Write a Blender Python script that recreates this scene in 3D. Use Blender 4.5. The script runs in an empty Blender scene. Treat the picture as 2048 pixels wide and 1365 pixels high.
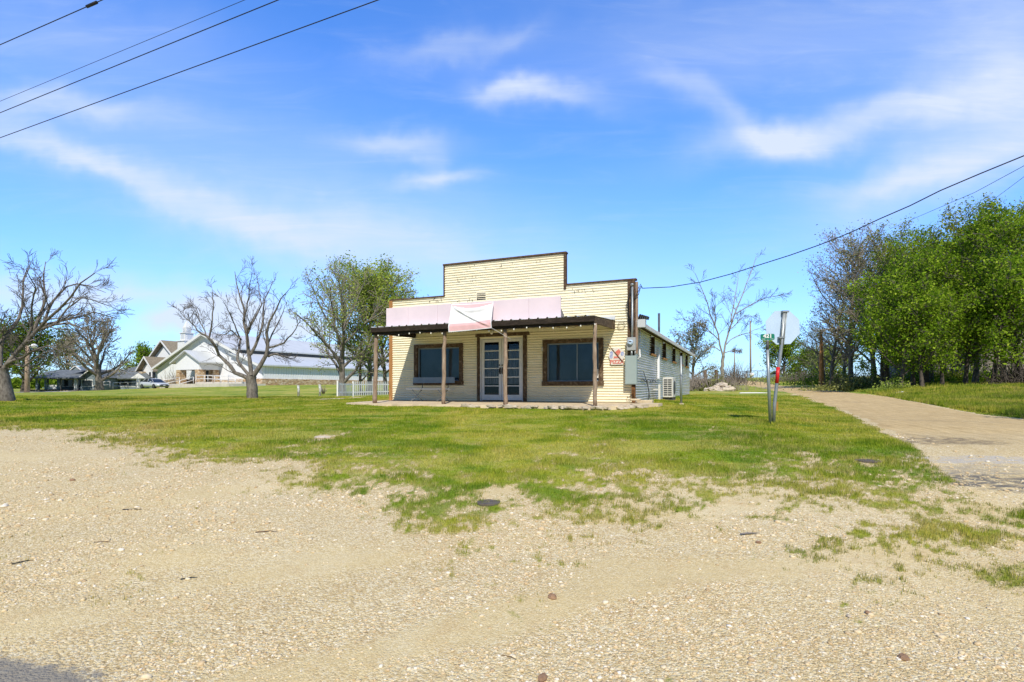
import bpy, math, random
import numpy as np
from mathutils import Vector, Matrix
random.seed(7); rng=np.random.default_rng(7)
C=bpy.context.scene.collection
F=1086.0; CX=1024.0; HY=777.0; E=1.55

# ------------------------------------------------------------------ terrain
CT=[]
for u in(-1.6,-.9,0,.9,1.6):
    CT+= [(1024+u*F,1.2,1.53),(1024+u*F,2.8,1.50)]
CT+=[(0,5,1.38),(1024,5,1.38),(2048,5,1.36),(0,6.5,1.25),(1024,6.5,1.22),(2048,6.5,1.2),
(0,8.5,1.08),(500,8.5,1.06),(1024,8.5,1.04),(1540,8.5,1.0),(2048,8.5,1.0),(0,12,.86),(500,12,.84),(1024,12,.82),(1540,12,.77),(1800,12,.84),(2200,12,.9),
(1712,15,.80),(2048,15,.87),(1462,14.1,.70),(1220,15.5,.60),(740,19,.60),(400,19,.66),(0,18,.64),(0,22,.53),(-300,22,.55),
(1680,20,.79),(1930,20,.79),(1303,20,.47),(1380,34,.39),(504,26,.50),(250,26,.52),(700,34,.52),(1000,32,.45),
(1568,44.6,.27),(1680,44.6,.27),(1600,30,.55),(1760,30,.55),(1950,36,-.23),(2120,36,-.3),(1770,45,-.27),(1950,50,-.8),(1770,60,-.9),(2100,25,.4),(2300,25,.3),
(1430,45,.25),(1500,85,-.35),(1545,85,-.45),(1501,120,-2.4),(1610,120,-2.3),(1720,90,-1.9),(1450,145,-2.4),(1400,120,-1.8),(1300,80,-.4),(1100,80,-.2),
(310,84,0),(150,95,.5),(0,95,.6),(525,80,-.4),(600,75,-.4),(700,85,-.5),(400,95,-.3),(300,60,.22),(100,60,.45),(250,45,.42),(500,45,.40),(700,50,.35),
(60,250,.3),(700,250,-1.5),(1450,250,-1.6),(2048,250,-3),(-400,250,.3),(2600,120,-2.5),
(60,1500,1),(700,1500,1),(1450,1500,1),(2048,1500,1),(-800,1500,1),(2900,1500,1)]
_c=np.array(CT,float); _P=np.stack([(_c[:,0]-CX)/F*1.5,np.log(_c[:,1])],1); _H=_c[:,2]
def _k(r2): return np.where(r2>1e-12,.5*r2*np.log(np.maximum(r2,1e-12)),0)
_n=len(_P); _A=np.zeros((_n+3,_n+3)); _A[:_n,:_n]=_k(((_P[:,None]-_P[None])**2).sum(2))+np.eye(_n)*.004
_A[:_n,_n]=1;_A[:_n,_n+1:]=_P;_A[_n,:_n]=1;_A[_n+1:,:_n]=_P.T
_w=np.linalg.solve(_A,np.concatenate([_H,[0,0,0]]))
def hmap(X,Y):
    X=np.asarray(X,float);Y=np.asarray(Y,float); Yc=np.maximum(Y,1.2)
    u=np.clip(X/np.maximum(Yc,1.2),-1.5,1.5)*1.5; v=np.log(Yc); sh=u.shape; u=u.ravel();v=v.ravel()
    out=np.empty(u.size)
    for i in range(0,u.size,40000):
        q=np.stack([u[i:i+40000],v[i:i+40000]],1)
        r2=((q[:,None]-_P[None])**2).sum(2)
        out[i:i+40000]=_k(r2)@_w[:_n]+_w[_n]+q@_w[_n+1:]
    return out.reshape(sh)
def gz(X,Y): return float(E-hmap(np.array([X]),np.array([Y]))[0])
_DG=np.exp(np.linspace(math.log(1.3),math.log(300),900))
def rayg(px,py):
    u=(px-CX)/F; h=hmap(u*_DG,_DG); yy=HY+h/_DG*F
    i=np.argmax(yy<=py)
    if i==0: d=_DG[-1] if yy[0]>py else _DG[0]
    else:
        t=(yy[i-1]-py)/(yy[i-1]-yy[i]+1e-9); d=_DG[i-1]+t*(_DG[i]-_DG[i-1])
    return u*d,d,gz(u*d,d)
def W(px,py,d): return Vector(((px-CX)/F*d,d,E+(HY-py)/F*d))
def G(px,d):
    X=(px-CX)/F*d; return Vector((X,d,gz(X,d)))
# value noise
_T=rng.random((256,256))
def vn(x,y):
    xi=np.floor(x).astype(int);yi=np.floor(y).astype(int);fx=x-xi;fy=y-yi
    fx=fx*fx*(3-2*fx);fy=fy*fy*(3-2*fy);a=xi&255;b=yi&255;a1=(xi+1)&255;b1=(yi+1)&255
    return (_T[a,b]*(1-fx)+_T[a1,b]*fx)*(1-fy)+(_T[a,b1]*(1-fx)+_T[a1,b1]*fx)*fy
def fbm(x,y,o=4):
    s=0;a=.5;t=0
    for i in range(o): s=s+a*vn(x*2**i+17*i,y*2**i+31*i);t+=a;a*=.55
    return s/t

# ------------------------------------------------------------------ object helpers
def setp(o,label=None,cat=None,group=None,kind=None):
    for k,v in(('label',label),('category',cat),('group',group),('kind',kind)):
        if v: o[k]=v
    return o
def empty(name,loc,rz=0,label=None,cat=None,group=None):
    o=bpy.data.objects.new(name,None);C.objects.link(o);o.location=loc;o.rotation_euler=(0,0,rz);o.empty_display_size=.3
    return setp(o,label,cat,group)
def npmesh(name,V,Fc,mats,parent=None,smooth=False,mi=None):
    """V (n,3); Fc (m,k) same sized faces"""
    V=np.asarray(V,np.float32);Fc=np.asarray(Fc,np.int32);m=bpy.data.meshes.new(name)
    k=Fc.shape[1];m.vertices.add(len(V));m.vertices.foreach_set('co',V.ravel())
    m.loops.add(Fc.size);m.loops.foreach_set('vertex_index',Fc.ravel())
    m.polygons.add(len(Fc));m.polygons.foreach_set('loop_start',np.arange(0,Fc.size,k,dtype=np.int32))
    try:m.polygons.foreach_set('loop_total',np.full(len(Fc),k,np.int32))
    except Exception:pass
    if smooth:m.polygons.foreach_set('use_smooth',np.ones(len(Fc),bool))
    if mi is not None:m.polygons.foreach_set('material_index',np.asarray(mi,np.int32))
    m.update(calc_edges=True);m.validate()
    for q in(mats if isinstance(mats,(list,tuple)) else [mats]):m.materials.append(q)
    o=bpy.data.objects.new(name,m);C.objects.link(o)
    if parent is not None:o.parent=parent
    return o
def attr(o,name,vals):
    a=o.data.attributes.new(name,'FLOAT','POINT');a.data.foreach_set('value',np.asarray(vals,np.float32))
class MB:
    def __init__(s): s.v=[];s.f=[];s.m=[];s.sm=[]
    def add(s,V,Fs,mi=0,sm=False):
        b=len(s.v);s.v+= [tuple(p) for p in V]
        for f in Fs:s.f.append([b+i for i in f]);s.m.append(mi);s.sm.append(sm)
        return s
    def box(s,x0,x1,y0,y1,z0,z1,mi=0,T=None):
        V=[(x,y,z) for x in(x0,x1) for y in(y0,y1) for z in(z0,z1)]
        if T is not None:V=[T(Vector(p)) for p in V]
        return s.add(V,[(0,1,3,2),(4,6,7,5),(0,4,5,1),(2,3,7,6),(0,2,6,4),(1,5,7,3)],mi)
    def prism(s,pts,a,b,mi=0):
        """pts: list of 3d points (planar), offset vectors a,b"""
        a=Vector(a);b=Vector(b);n=len(pts);V=[Vector(p)+a for p in pts]+[Vector(p)+b for p in pts]
        return s.add(V,[list(range(n))[::-1],list(range(n,2*n))]+[(i,(i+1)%n,n+(i+1)%n,n+i) for i in range(n)],mi)
    def tube(s,pts,r,k=8,mi=0,cap=True,sm=True):
        pts=[Vector(p) for p in pts];n=len(pts)
        if not isinstance(r,(list,tuple)):r=[r]*n
        V=[]
        for i,p in enumerate(pts):
            t=(pts[min(i+1,n-1)]-pts[max(i-1,0)]).normalized()
            a=t.cross(Vector((0,0,1)) if abs(t.z)<.9 else Vector((1,0,0))).normalized();b=t.cross(a)
            for j in range(k):
                g=2*math.pi*j/k;V.append(p+(a*math.cos(g)+b*math.sin(g))*r[i])
        Fs=[(i*k+j,i*k+(j+1)%k,(i+1)*k+(j+1)%k,(i+1)*k+j) for i in range(n-1) for j in range(k)]
        b0=len(s.v);s.add(V,Fs,mi,sm)
        if cap:
            s.f.append([b0+j for j in range(k)][::-1]);s.f.append([b0+(n-1)*k+j for j in range(k)]);s.m+=[mi,mi];s.sm+=[False,False]
        return s
    def sph(s,c,r,n=8,sc=(1,1,1),mi=0,jit=0):
        V=[];m=n//2
        for i in range(m+1):
            for j in range(n):
                a=math.pi*i/m;b=2*math.pi*j/n;q=r*(1+random.uniform(-jit,jit))
                V.append((c[0]+q*sc[0]*math.sin(a)*math.cos(b),c[1]+q*sc[1]*math.sin(a)*math.sin(b),c[2]+q*sc[2]*math.cos(a)))
        return s.add(V,[(i*n+j,(i+1)*n+j,(i+1)*n+(j+1)%n,i*n+(j+1)%n) for i in range(m) for j in range(n)],mi,jit==0)
    def build(s,name,mats,parent=None,bevel=0):
        m=bpy.data.meshes.new(name);m.from_pydata([tuple(v) for v in s.v],[],s.f)
        for q in(mats if isinstance(mats,(list,tuple)) else [mats]):m.materials.append(q)
        m.polygons.foreach_set('material_index',s.m);m.polygons.foreach_set('use_smooth',s.sm);m.update()
        o=bpy.data.objects.new(name,m);C.objects.link(o)
        if parent is not None:o.parent=parent
        if bevel:
            b=o.modifiers.new('b','BEVEL');b.width=bevel;b.segments=1;b.limit_method='ANGLE'
        return o

# ------------------------------------------------------------------ materials
class N:
    def __init__(s,name):
        s.mat=bpy.data.materials.new(name);s.mat.use_nodes=True;s.t=s.mat.node_tree;s.t.nodes.clear()
        s.out=s.n('ShaderNodeOutputMaterial')
    def n(s,ty,**k):
        x=s.t.nodes.new(ty)
        for a,b in k.items():setattr(x,a,b)
        return x
    def l(s,a,b):s.t.links.new(a,b)
    def put(s,sock,v):
        if hasattr(v,'is_output') or isinstance(v,bpy.types.NodeSocket):s.l(v,sock)
        elif isinstance(v,(tuple,list)) and len(v)==3 and sock.type=='RGBA':sock.default_value=(*v,1)
        else:sock.default_value=v
    def pos(s):return s.n('ShaderNodeNewGeometry').outputs['Position']
    def obj(s):return s.n('ShaderNodeTexCoord').outputs['Object']
    def mp(s,v,sc=(1,1,1),loc=(0,0,0),rot=(0,0,0)):
        m=s.n('ShaderNodeMapping');s.l(v,m.inputs[0]);m.inputs['Scale'].default_value=sc;m.inputs['Location'].default_value=loc;m.inputs['Rotation'].default_value=rot;return m.outputs[0]
    def noise(s,v,sc,det=3,rough=.5,dist=0,col=False):
        x=s.n('ShaderNodeTexNoise');s.l(v,x.inputs['Vector']);x.inputs['Scale'].default_value=sc;x.inputs['Detail'].default_value=det;x.inputs['Roughness'].default_value=rough;x.inputs['Distortion'].default_value=dist
        return x.outputs['Color' if col else 'Fac']
    def vor(s,v,sc,out='Color',feat='F1',rand=1):
        x=s.n('ShaderNodeTexVoronoi',feature=feat);s.l(v,x.inputs['Vector']);x.inputs['Scale'].default_value=sc;x.inputs['Randomness'].default_value=rand;return x.outputs[out]
    def ramp(s,f,st):
        x=s.n('ShaderNodeValToRGB');s.put(x.inputs[0],f);e=x.color_ramp.elements
        while len(e)<len(st):e.new(.5)
        for i,(p,c) in enumerate(st):e[i].position=p;e[i].color=(*c,1) if len(c)==3 else c
        return x.outputs[0]
    def m(s,op,a,b=0,c=None,clamp=False):
        x=s.n('ShaderNodeMath',operation=op,use_clamp=clamp);s.put(x.inputs[0],a);s.put(x.inputs[1],b)
        if c is not None:s.put(x.inputs[2],c)
        return x.outputs[0]
    def rng(s,f,a,b,c=0,d=1):
        x=s.n('ShaderNodeMapRange',interpolation_type='SMOOTHSTEP');s.put(x.inputs[0],f)
        for i,v in enumerate((a,b,c,d)):x.inputs[i+1].default_value=v
        return x.outputs[0]
    def mix(s,f,a,b,mode='MIX'):
        x=s.n('ShaderNodeMix',data_type='RGBA',blend_type=mode);s.put(x.inputs[0],f);s.put(x.inputs[6],a);s.put(x.inputs[7],b);return x.outputs[2]
    def sep(s,v):
        x=s.n('ShaderNodeSeparateXYZ');s.l(v,x.inputs[0]);return x.outputs
    def at(s,name):
        x=s.n('ShaderNodeAttribute',attribute_name=name);return x.outputs['Fac']
    def bump(s,h,st=.3,d=.02):
        x=s.n('ShaderNodeBump');s.put(x.inputs['Height'],h);x.inputs['Strength'].default_value=st;x.inputs['Distance'].default_value=d;return x.outputs[0]
    def pr(s,col,rough=.7,nrm=None,metal=0,spec=.3):
        p=s.n('ShaderNodeBsdfPrincipled');s.put(p.inputs['Base Color'],col);s.put(p.inputs['Roughness'],rough);s.put(p.inputs['Metallic'],metal);s.put(p.inputs['Specular IOR Level'],spec)
        if nrm is not None:s.l(nrm,p.inputs['Normal'])
        s.l(p.outputs[0],s.out.inputs[0]);return p
def simple(name,c,rough=.7,var=.15,sc=6,bump=.2,metal=0,spec=.3,stretch=(1,1,1),c2=None,bd=.01):
    n=N(name);v=n.mp(n.obj(),stretch);f=n.noise(v,sc,5,.6)
    c2=c2 or tuple(x*(1-var*2) for x in c);c1=tuple(min(1,x*(1+var)) for x in c) if c2 is None else c
    col=n.ramp(f,[(.3,c2),(.65,c1)]);n.pr(col,rough,n.bump(f,bump,bd) if bump else None,metal,spec);return n.mat
M={}
def grass_col(n,P):
    big=n.noise(n.mp(P,(1,.45,.1)),.30,4,.6,.6);mid=n.noise(P,2.2,4,.65);fine=n.noise(P,26,3,.7)
    sw=n.noise(n.mp(P,(.25,1,.1)),.9,4,.6,.5)
    c=n.ramp(big,[(.30,(.115,.21,.015)),(.45,(.235,.31,.025)),(.56,(.36,.375,.045)),(.70,(.50,.41,.13))])
    c=n.mix(n.m('MULTIPLY',n.rng(mid,.50,.66),.6),c,(.44,.38,.15))
    c=n.mix(n.m('MULTIPLY',n.rng(mid,.50,.32),.6),c,(.08,.18,.018))
    c=n.mix(n.m('MULTIPLY',n.rng(sw,.49,.60),.62),c,(.44,.41,.10));c=n.mix(n.m('MULTIPLY',n.rng(sw,.46,.36),.45),c,(.09,.20,.02))
    c=n.mix(n.m('MULTIPLY',n.rng(n.at('lawn'),1.19,.55),.68),c,(.40,.33,.14))
    return n.mix(.55,c,n.ramp(fine,[(.3,(.45,.45,.4)),(.7,(1.3,1.3,1.2))]),'MULTIPLY')
def patches(n,P,col,lst):
    sx,sy,_=n.sep(P);w=n.noise(P,1.6,5,.7);w2=n.noise(P,14,3,.7);w3=n.noise(n.mp(P,(1,2.6,1)),5,5,.75)
    for(cx,cy,a,b,rot,c,st) in lst:
        dx=n.m('SUBTRACT',sx,cx);dy=n.m('SUBTRACT',sy,cy);cs,sn=math.cos(rot),math.sin(rot)
        ex=n.m('DIVIDE',n.m('ADD',n.m('MULTIPLY',dx,cs),n.m('MULTIPLY',dy,sn)),a)
        ey=n.m('DIVIDE',n.m('SUBTRACT',n.m('MULTIPLY',dy,cs),n.m('MULTIPLY',dx,sn)),b)
        r=n.m('SQRT',n.m('ADD',n.m('MULTIPLY',ex,ex),n.m('MULTIPLY',ey,ey)))
        sol=b>=.79
        r=n.m('ADD',n.m('ADD',r,n.m('MULTIPLY',n.m('SUBTRACT',w,.5),.35 if sol else 1.8)),n.m('MULTIPLY',n.m('SUBTRACT',w2,.5),.35 if sol else .5))
        f=n.m('MULTIPLY',n.rng(r,1.04,.92) if sol else n.m('MULTIPLY',n.rng(r,1.1,.6),n.rng(w3,.40,.56)),st);col=n.mix(f,col,c)
    return col
PAT=[]
for px,py,a,b,rot,c,st in [(1885,884,1.2,.55,0,(.13,.10,.07),.75),(1985,922,1.4,.35,-.1,(.46,.44,.40),.75),(2010,965,1.0,.45,-.1,(.10,.10,.10),.85),(1950,940,1.2,.3,.1,(.30,.27,.22),.5),(1870,845,1.8,.25,.1,(.30,.22,.13),.4),(1960,835,.01,.01,0,(.1,.1,.1),0),
    (1700,806,.9,.35,0,(.30,.22,.14),.5),(1770,824,1.6,.12,0,(.32,.24,.15),.6)]:
    X,Y,Z=rayg(px,py);PAT.append((X,Y,a,b,rot,c,st))
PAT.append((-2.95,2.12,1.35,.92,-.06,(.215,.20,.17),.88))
def gravel(name,lawn):
    n=N(name);P=n.pos();_,sy,_=n.sep(P)
    big=n.noise(P,.55,4,.6,.5);mid=n.noise(P,4,4,.65)
    c=n.ramp(big,[(.3,(.54,.41,.17)),(.5,(.63,.505,.235)),(.68,(.70,.60,.35))])
    c=n.mix(n.m('MULTIPLY',n.rng(mid,.5,.68),.5),c,(.47,.30,.11))
    v1=n.vor(P,58);v2=n.vor(P,130);s1=n.sep(v1);s2=n.sep(v2)
    du=n.m('MULTIPLY',n.rng(n.m('ADD',n.at('dust'),n.m('MULTIPLY',n.m('SUBTRACT',n.noise(P,9,4,.7),.5),.16)),.42,.70),.85);w=n.m('SUBTRACT',1,du)
    st=n.ramp(s1[0],[(0,(.26,.17,.08)),(.3,(.52,.37,.17)),(.65,(.66,.54,.28)),(.88,(.86,.79,.58))])
    st2=n.ramp(s2[1],[(0,(.26,.17,.08)),(.35,(.56,.42,.21)),(.8,(.70,.57,.34)),(1,(.88,.82,.66))])
    c=n.mix(n.m('MULTIPLY',du,.45),c,(.60,.47,.25));c=n.mix(n.m('ADD',.10,n.m('MULTIPLY',w,.5)),c,st);c=n.mix(n.m('ADD',.2,n.m('MULTIPLY',w,.2)),c,st2)
    d1=n.vor(P,58,'Distance');d2=n.vor(P,130,'Distance')
    if not lawn:c=n.mix(n.m('MULTIPLY',n.rng(sy,7,12),.8),c,n.mix(n.rng(n.noise(n.mp(P,(2.2,.35,1),rot=(0,0,-.41)),4,6,.75),.32,.66),(.38,.25,.10),(.66,.49,.24)))
    c=patches(n,P,c,PAT)
    h=n.m('ADD',n.m('MULTIPLY',n.m('MULTIPLY',d1,-1.0),n.m('ADD',.2,n.m('MULTIPLY',w,.9))),n.m('ADD',n.m('MULTIPLY',d2,-.5),n.m('MULTIPLY',mid,1.6)))
    if lawn:
        L=n.at('lawn');f=n.rng(n.m('ADD',L,n.m('MULTIPLY',n.m('SUBTRACT',n.noise(P,30,4,.75),.5),1.5)),.42,.85)
        g=grass_col(n,P);c=n.mix(f,c,g)
    n.pr(c,.95,n.bump(h,.7,.014),0,.1);return n.mat
M['ground']=gravel('ground_material',True);M['road']=gravel('road_material',False)
def blademat():
    n=N('grass_blades');P=n.pos();c=grass_col(n,P);t=n.at('tint')
    c=n.mix(.8,c,n.ramp(t,[(0,(.65,.75,.5)),(.6,(1.15,1.12,1)),(1,(1.7,1.45,1.5))]),'MULTIPLY')
    d=n.n('ShaderNodeBsdfDiffuse');tr=n.n('ShaderNodeBsdfTranslucent');mx=n.n('ShaderNodeMixShader');n.l(c,d.inputs[0]);n.l(c,tr.inputs[0]);mx.inputs[0].default_value=.25
    n.l(d.outputs[0],mx.inputs[1]);n.l(tr.outputs[0],mx.inputs[2]);n.l(mx.outputs[0],n.out.inputs[0]);return n.mat
M['blade']=blademat()
def leafmat(name,a,b,c3,tr=.35):
    n=N(name);t=n.at('tint');P=n.pos();c=n.ramp(t,[(0,a),(.6,b),(1,c3)])
    c=n.mix(.6,c,n.ramp(n.noise(P,.8,4,.65),[(.36,(.45,.5,.4)),(.62,(1.4,1.32,1.0))]),'MULTIPLY')
    d=n.n('ShaderNodeBsdfDiffuse');tl=n.n('ShaderNodeBsdfTranslucent');mx=n.n('ShaderNodeMixShader');n.l(c,d.inputs[0]);n.l(c,tl.inputs[0]);mx.inputs[0].default_value=tr
    n.l(d.outputs[0],mx.inputs[1]);n.l(tl.outputs[0],mx.inputs[2]);n.l(mx.outputs[0],n.out.inputs[0]);return n.mat
M['leaf']=leafmat('leaves_green',(.08,.165,.012),(.25,.40,.028),(.42,.53,.07),.42)
M['leafy']=leafmat('leaves_spring',(.24,.33,.06),(.44,.54,.11),(.58,.64,.22),.5)
M['leafd']=leafmat('leaves_dark',(.07,.13,.014),(.15,.24,.025),(.28,.38,.05),.4)
M['leafm']=leafmat('leaves_yellowish',(.12,.16,.014),(.32,.38,.035),(.48,.52,.10),.42)
M['leafo']=leafmat('leaves_olive',(.14,.16,.05),(.27,.29,.09),(.42,.43,.2),.4)
def bark(name,a,b):
    n=N(name);v=n.mp(n.obj(),(1,1,.35));f=n.noise(v,14,5,.7);g=n.noise(n.obj(),2.5,3,.6)
    c=n.mix(n.rng(g,.35,.65),n.ramp(f,[(.3,a),(.7,b)]),n.ramp(f,[(.3,tuple(x*.6 for x in a)),(.7,tuple(x*.8 for x in b))]))
    n.pr(c,.95,n.bump(f,.8,.03),0,.1);return n.mat
M['bark']=bark('bark_grey',(.10,.085,.07),(.30,.27,.23));M['barkd']=bark('bark_dark',(.05,.042,.035),(.16,.135,.11));M['barkl']=bark('bark_pale',(.2,.18,.15),(.46,.42,.36))
M['twig']=simple('twigs',(.16,.135,.115),.9,.2,5,0);M['twigl']=simple('twigs_pale',(.34,.29,.24),.9,.2,5,0)
def cream():
    n=N('cream_paint');P=n.obj();f=n.noise(n.mp(P,(.6,1,2.5)),2.2,5,.65);g=n.noise(P,30,4,.7);st=n.noise(n.mp(P,(9,1,.35)),2,4,.7)
    c=n.ramp(f,[(.3,(.77,.69,.47)),(.55,(.84,.77,.56)),(.75,(.87,.82,.64))])
    c=n.mix(n.m('MULTIPLY',n.rng(st,.58,.78),.35),c,(.46,.35,.19));c=n.mix(n.m('MULTIPLY',n.rng(g,.66,.74),.5),c,(.30,.17,.08))
    n.pr(c,.55,n.bump(f,.1,.01),0,.35);return n.mat
M['cream']=cream()
def galv():
    n=N('galvanised_siding');P=n.obj();f=n.noise(n.mp(P,(1,.5,1.8)),1.6,5,.65);g=n.noise(n.mp(P,(1,7,.3)),1.5,4,.7);r=n.noise(P,6,5,.75)
    c=n.ramp(f,[(.3,(.62,.64,.62)),(.6,(.80,.80,.77)),(.8,(.86,.85,.82))]);c=n.mix(n.m('MULTIPLY',n.rng(g,.55,.75),.4),c,(.28,.27,.24));c=n.mix(n.m('MULTIPLY',n.rng(r,.62,.7),.6),c,(.24,.13,.06))
    n.pr(c,.42,None,.45,.5);return n.mat
M['galv']=galv()
def wood(name,a,b,c3,sc=(14,14,1.2)):
    n=N(name);P=n.mp(n.obj(),sc);f=n.noise(P,2.2,6,.75,.4);g=n.noise(n.obj(),5,4,.7)
    c=n.ramp(f,[(.32,a),(.52,b),(.72,c3)]);c=n.mix(n.m('MULTIPLY',n.rng(g,.55,.7),.5),c,a);n.pr(c,.85,n.bump(f,.6,.01),0,.2);return n.mat
M['post']=wood('weathered_post',(.16,.10,.065),(.34,.25,.18),(.52,.43,.33));M['trim']=wood('brown_trim',(.045,.028,.018),(.10,.062,.036),(.20,.13,.08),(6,6,6))
M['trimr']=wood('peeling_trim',(.055,.035,.022),(.12,.078,.045),(.36,.28,.18),(5,5,5));M['fascia']=wood('dark_fascia',(.016,.012,.009),(.034,.025,.018),(.075,.055,.04),(2,8,8))
M['orange']=wood('orange_trim',(.26,.12,.04),(.42,.21,.075),(.50,.27,.11),(6,6,1.5))
M['whitewood']=simple('white_paint',(.78,.78,.76),.6,.06,4,.1);M['white']=simple('white_siding',(.80,.81,.82),.55,.03,1.5,.05)
M['whitem']=simple('white_metal_siding',(.80,.81,.83),.5,.03,1,.0);M['roofm']=simple('metal_roof_grey',(.58,.60,.60),.5,.06,.7,0,.05)
M['roofb']=simple('brown_shingles',(.30,.25,.17),.9,.2,3,.3);M['shingle']=simple('grey_shingles',(.17,.19,.20),.9,.25,2.5,.3)
M['stone']=None
def stone():
    n=N('stone_wainscot');P=n.mp(n.obj(),(1,1,2.2));v=n.vor(P,2.6);e=n.vor(P,2.6,'Distance','DISTANCE_TO_EDGE');s=n.sep(v)
    c=n.ramp(s[0],[(0,(.30,.17,.08)),(.4,(.48,.32,.17)),(.75,(.60,.46,.29)),(1,(.70,.58,.42))]);c=n.mix(n.rng(e,.06,.02),c,(.36,.30,.22));n.pr(c,.9,n.bump(n.rng(e,0,.12),.5,.04),0,.1);return n.mat
M['stone']=stone()
M['concrete']=simple('concrete',(.66,.54,.36),.9,.1,3,.3,c2=(.46,.36,.23));M['concw']=simple('pale_concrete',(.62,.58,.50),.9,.1,2,.1)
M['lid']=simple('worn_iron_lid',(.13,.11,.09),.9,.2,9,.2)
M['steel']=simple('galvanised_steel',(.36,.39,.39),.45,.1,8,.05,.55,.5);M['steeld']=simple('dark_steel',(.10,.105,.105),.6,.2,8,.1,.3)
M['alum']=simple('sign_back_aluminium',(.50,.64,.80),.4,.04,3,.03,.0,.5);M['greybox']=simple('grey_enamel',(.33,.40,.38),.4,.04,3,.02,0,.4)
M['meter']=simple('meter_grey',(.42,.43,.41),.45,.05,5,.02,.2);M['rust']=simple('rusty_metal',(.24,.11,.04),.9,.3,7,.3,c2=(.09,.045,.02));M['dark']=simple('dark_opening',(.018,.018,.018),.8,.1,4,0)
M['black']=simple('black_rubber',(.02,.02,.02),.6,.1,4,0);M['red']=simple('red_reflector',(.62,.02,.02),.35,.05,4,0);M['yellow']=simple('faded_orange_plate',(.42,.24,.04),.6,.2,9,0)
M['green']=simple('green_sign',(.015,.20,.13),.4,.05,6,0);M['pinkw']=simple('faded_pink_panel',(.78,.65,.69),.5,.02,1.2,.02,c2=(.69,.585,.625));M['pink']=simple('faded_pink_cloth',(.76,.46,.46),.8,.06,2,0,c2=(.68,.42,.42))
M['cloth']=simple('white_cloth',(.74,.73,.72),.8,.03,2,.02,c2=(.68,.675,.67));M['bluegrey']=simple('blue_grey_paint',(.25,.31,.36),.6,.08,5,.1);M['offw']=simple('off_white_plastic',(.66,.64,.58),.5,.05,4,.03)
M['carp']=simple('silver_car_paint',(.55,.58,.60),.35,.02,1,0,.15,.5);M['pinktxt']=simple('red_lettering',(.60,.09,.06),.5,.2,20,0,c2=(.66,.3,.24));M['bluetxt']=simple('blue_print',(.20,.26,.52),.5,.2,20,0,c2=(.6,.62,.68))
M['signw']=simple('chipped_white_sign',(.74,.70,.64),.5,.1,25,.05,c2=(.66,.60,.50));M['rock']=simple('pale_limestone',(.60,.52,.40),.9,.15,4,.5,c2=(.36,.29,.2),bd=.03);M['rockb']=simple('brown_stone',(.34,.21,.12),.85,.2,9,.4,c2=(.2,.12,.07))
M['siding']=simple('blue_grey_siding',(.20,.25,.28),.8,.1,2,.1);M['barn']=wood('weathered_boards',(.10,.085,.07),(.26,.23,.2),(.46,.42,.37),(1,1,9));M['stick']=wood('dry_stick',(.10,.06,.035),(.22,.15,.09),(.36,.27,.18),(3,3,3))
M['curtain']=simple('pale_curtain',(.62,.56,.57),.9,.3,3,0,stretch=(9,1,1),c2=(.30,.26,.28));M['blind']=simple('blinds',(.36,.43,.48),.6,.2,1.1,0,c2=(.20,.26,.30))
def glass():
    n=N('window_glass');g=n.n('ShaderNodeBsdfGlossy');g.inputs['Roughness'].default_value=.03;t=n.n('ShaderNodeBsdfTransparent');t.inputs[0].default_value=(.75,.8,.82,1)
    fr=n.n('ShaderNodeFresnel');fr.inputs[0].default_value=1.55;mx=n.n('ShaderNodeMixShader');n.l(fr.outputs[0],mx.inputs[0]);n.l(t.outputs[0],mx.inputs[1]);n.l(g.outputs[0],mx.inputs[2]);n.l(mx.outputs[0],n.out.inputs[0]);return n.mat
M['glass']=glass();M['gdark']=simple('dark_glass',(.025,.03,.035),.08,.1,2,0,0,.8)
n=N('string_bulb');n.pr((.85,.82,.7),.2);M['bulb']=n.mat
# ------------------------------------------------------------------ camera, light, sky
sc=bpy.context.scene
cam=bpy.data.cameras.new('camera');co=bpy.data.objects.new('camera',cam);C.objects.link(co);sc.camera=co
co.location=(0,0,E);co.rotation_euler=(math.pi/2,0,0);cam.sensor_width=36;cam.lens=36*F/2048;cam.shift_y=(HY-682.5)/2048;cam.clip_end=4000;cam.clip_start=.05
SEL=math.radians(46.5);SAZ=math.radians(180-1.0)   # azimuth measured from +Y clockwise: behind the camera
sdir=Vector((math.sin(SAZ)*math.cos(SEL),math.cos(SAZ)*math.cos(SEL),math.sin(SEL)))
L=bpy.data.lights.new('sun','SUN');L.energy=5.0;L.angle=math.radians(.5);L.color=(1,.94,.84);lo=bpy.data.objects.new('sun',L);C.objects.link(lo)
lo.rotation_euler=sdir.to_track_quat('Z','Y').to_euler();lo.location=(0,-10,30)
w=bpy.data.worlds.new('World');sc.world=w;w.use_nodes=True;nt=w.node_tree;nt.nodes.clear()
class NW(N):
    def __init__(s,t):s.t=t;s.out=s.n('ShaderNodeOutputWorld')
n=NW(nt)
sky=n.n('ShaderNodeTexSky',sky_type='NISHITA');sky.sun_disc=False;sky.sun_elevation=SEL;sky.sun_rotation=SAZ;sky.altitude=200;sky.air_density=1.0;sky.dust_density=.6;sky.ozone_density=2.5
D=n.n('ShaderNodeTexCoord').outputs['Generated'];dx,dy,dz=n.sep(D)
dys=n.m('MAXIMUM',dy,.02);u=n.m('DIVIDE',dx,dys);v=n.m('DIVIDE',dz,dys)
cb=n.n('ShaderNodeCombineXYZ');n.l(u,cb.inputs[0]);n.l(v,cb.inputs[1]);UV=cb.outputs[0]
wn=n.sep(n.noise(UV,3.2,4,.6,0,True));wf=n.sep(n.noise(UV,12,4,.6,0,True))
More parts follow.
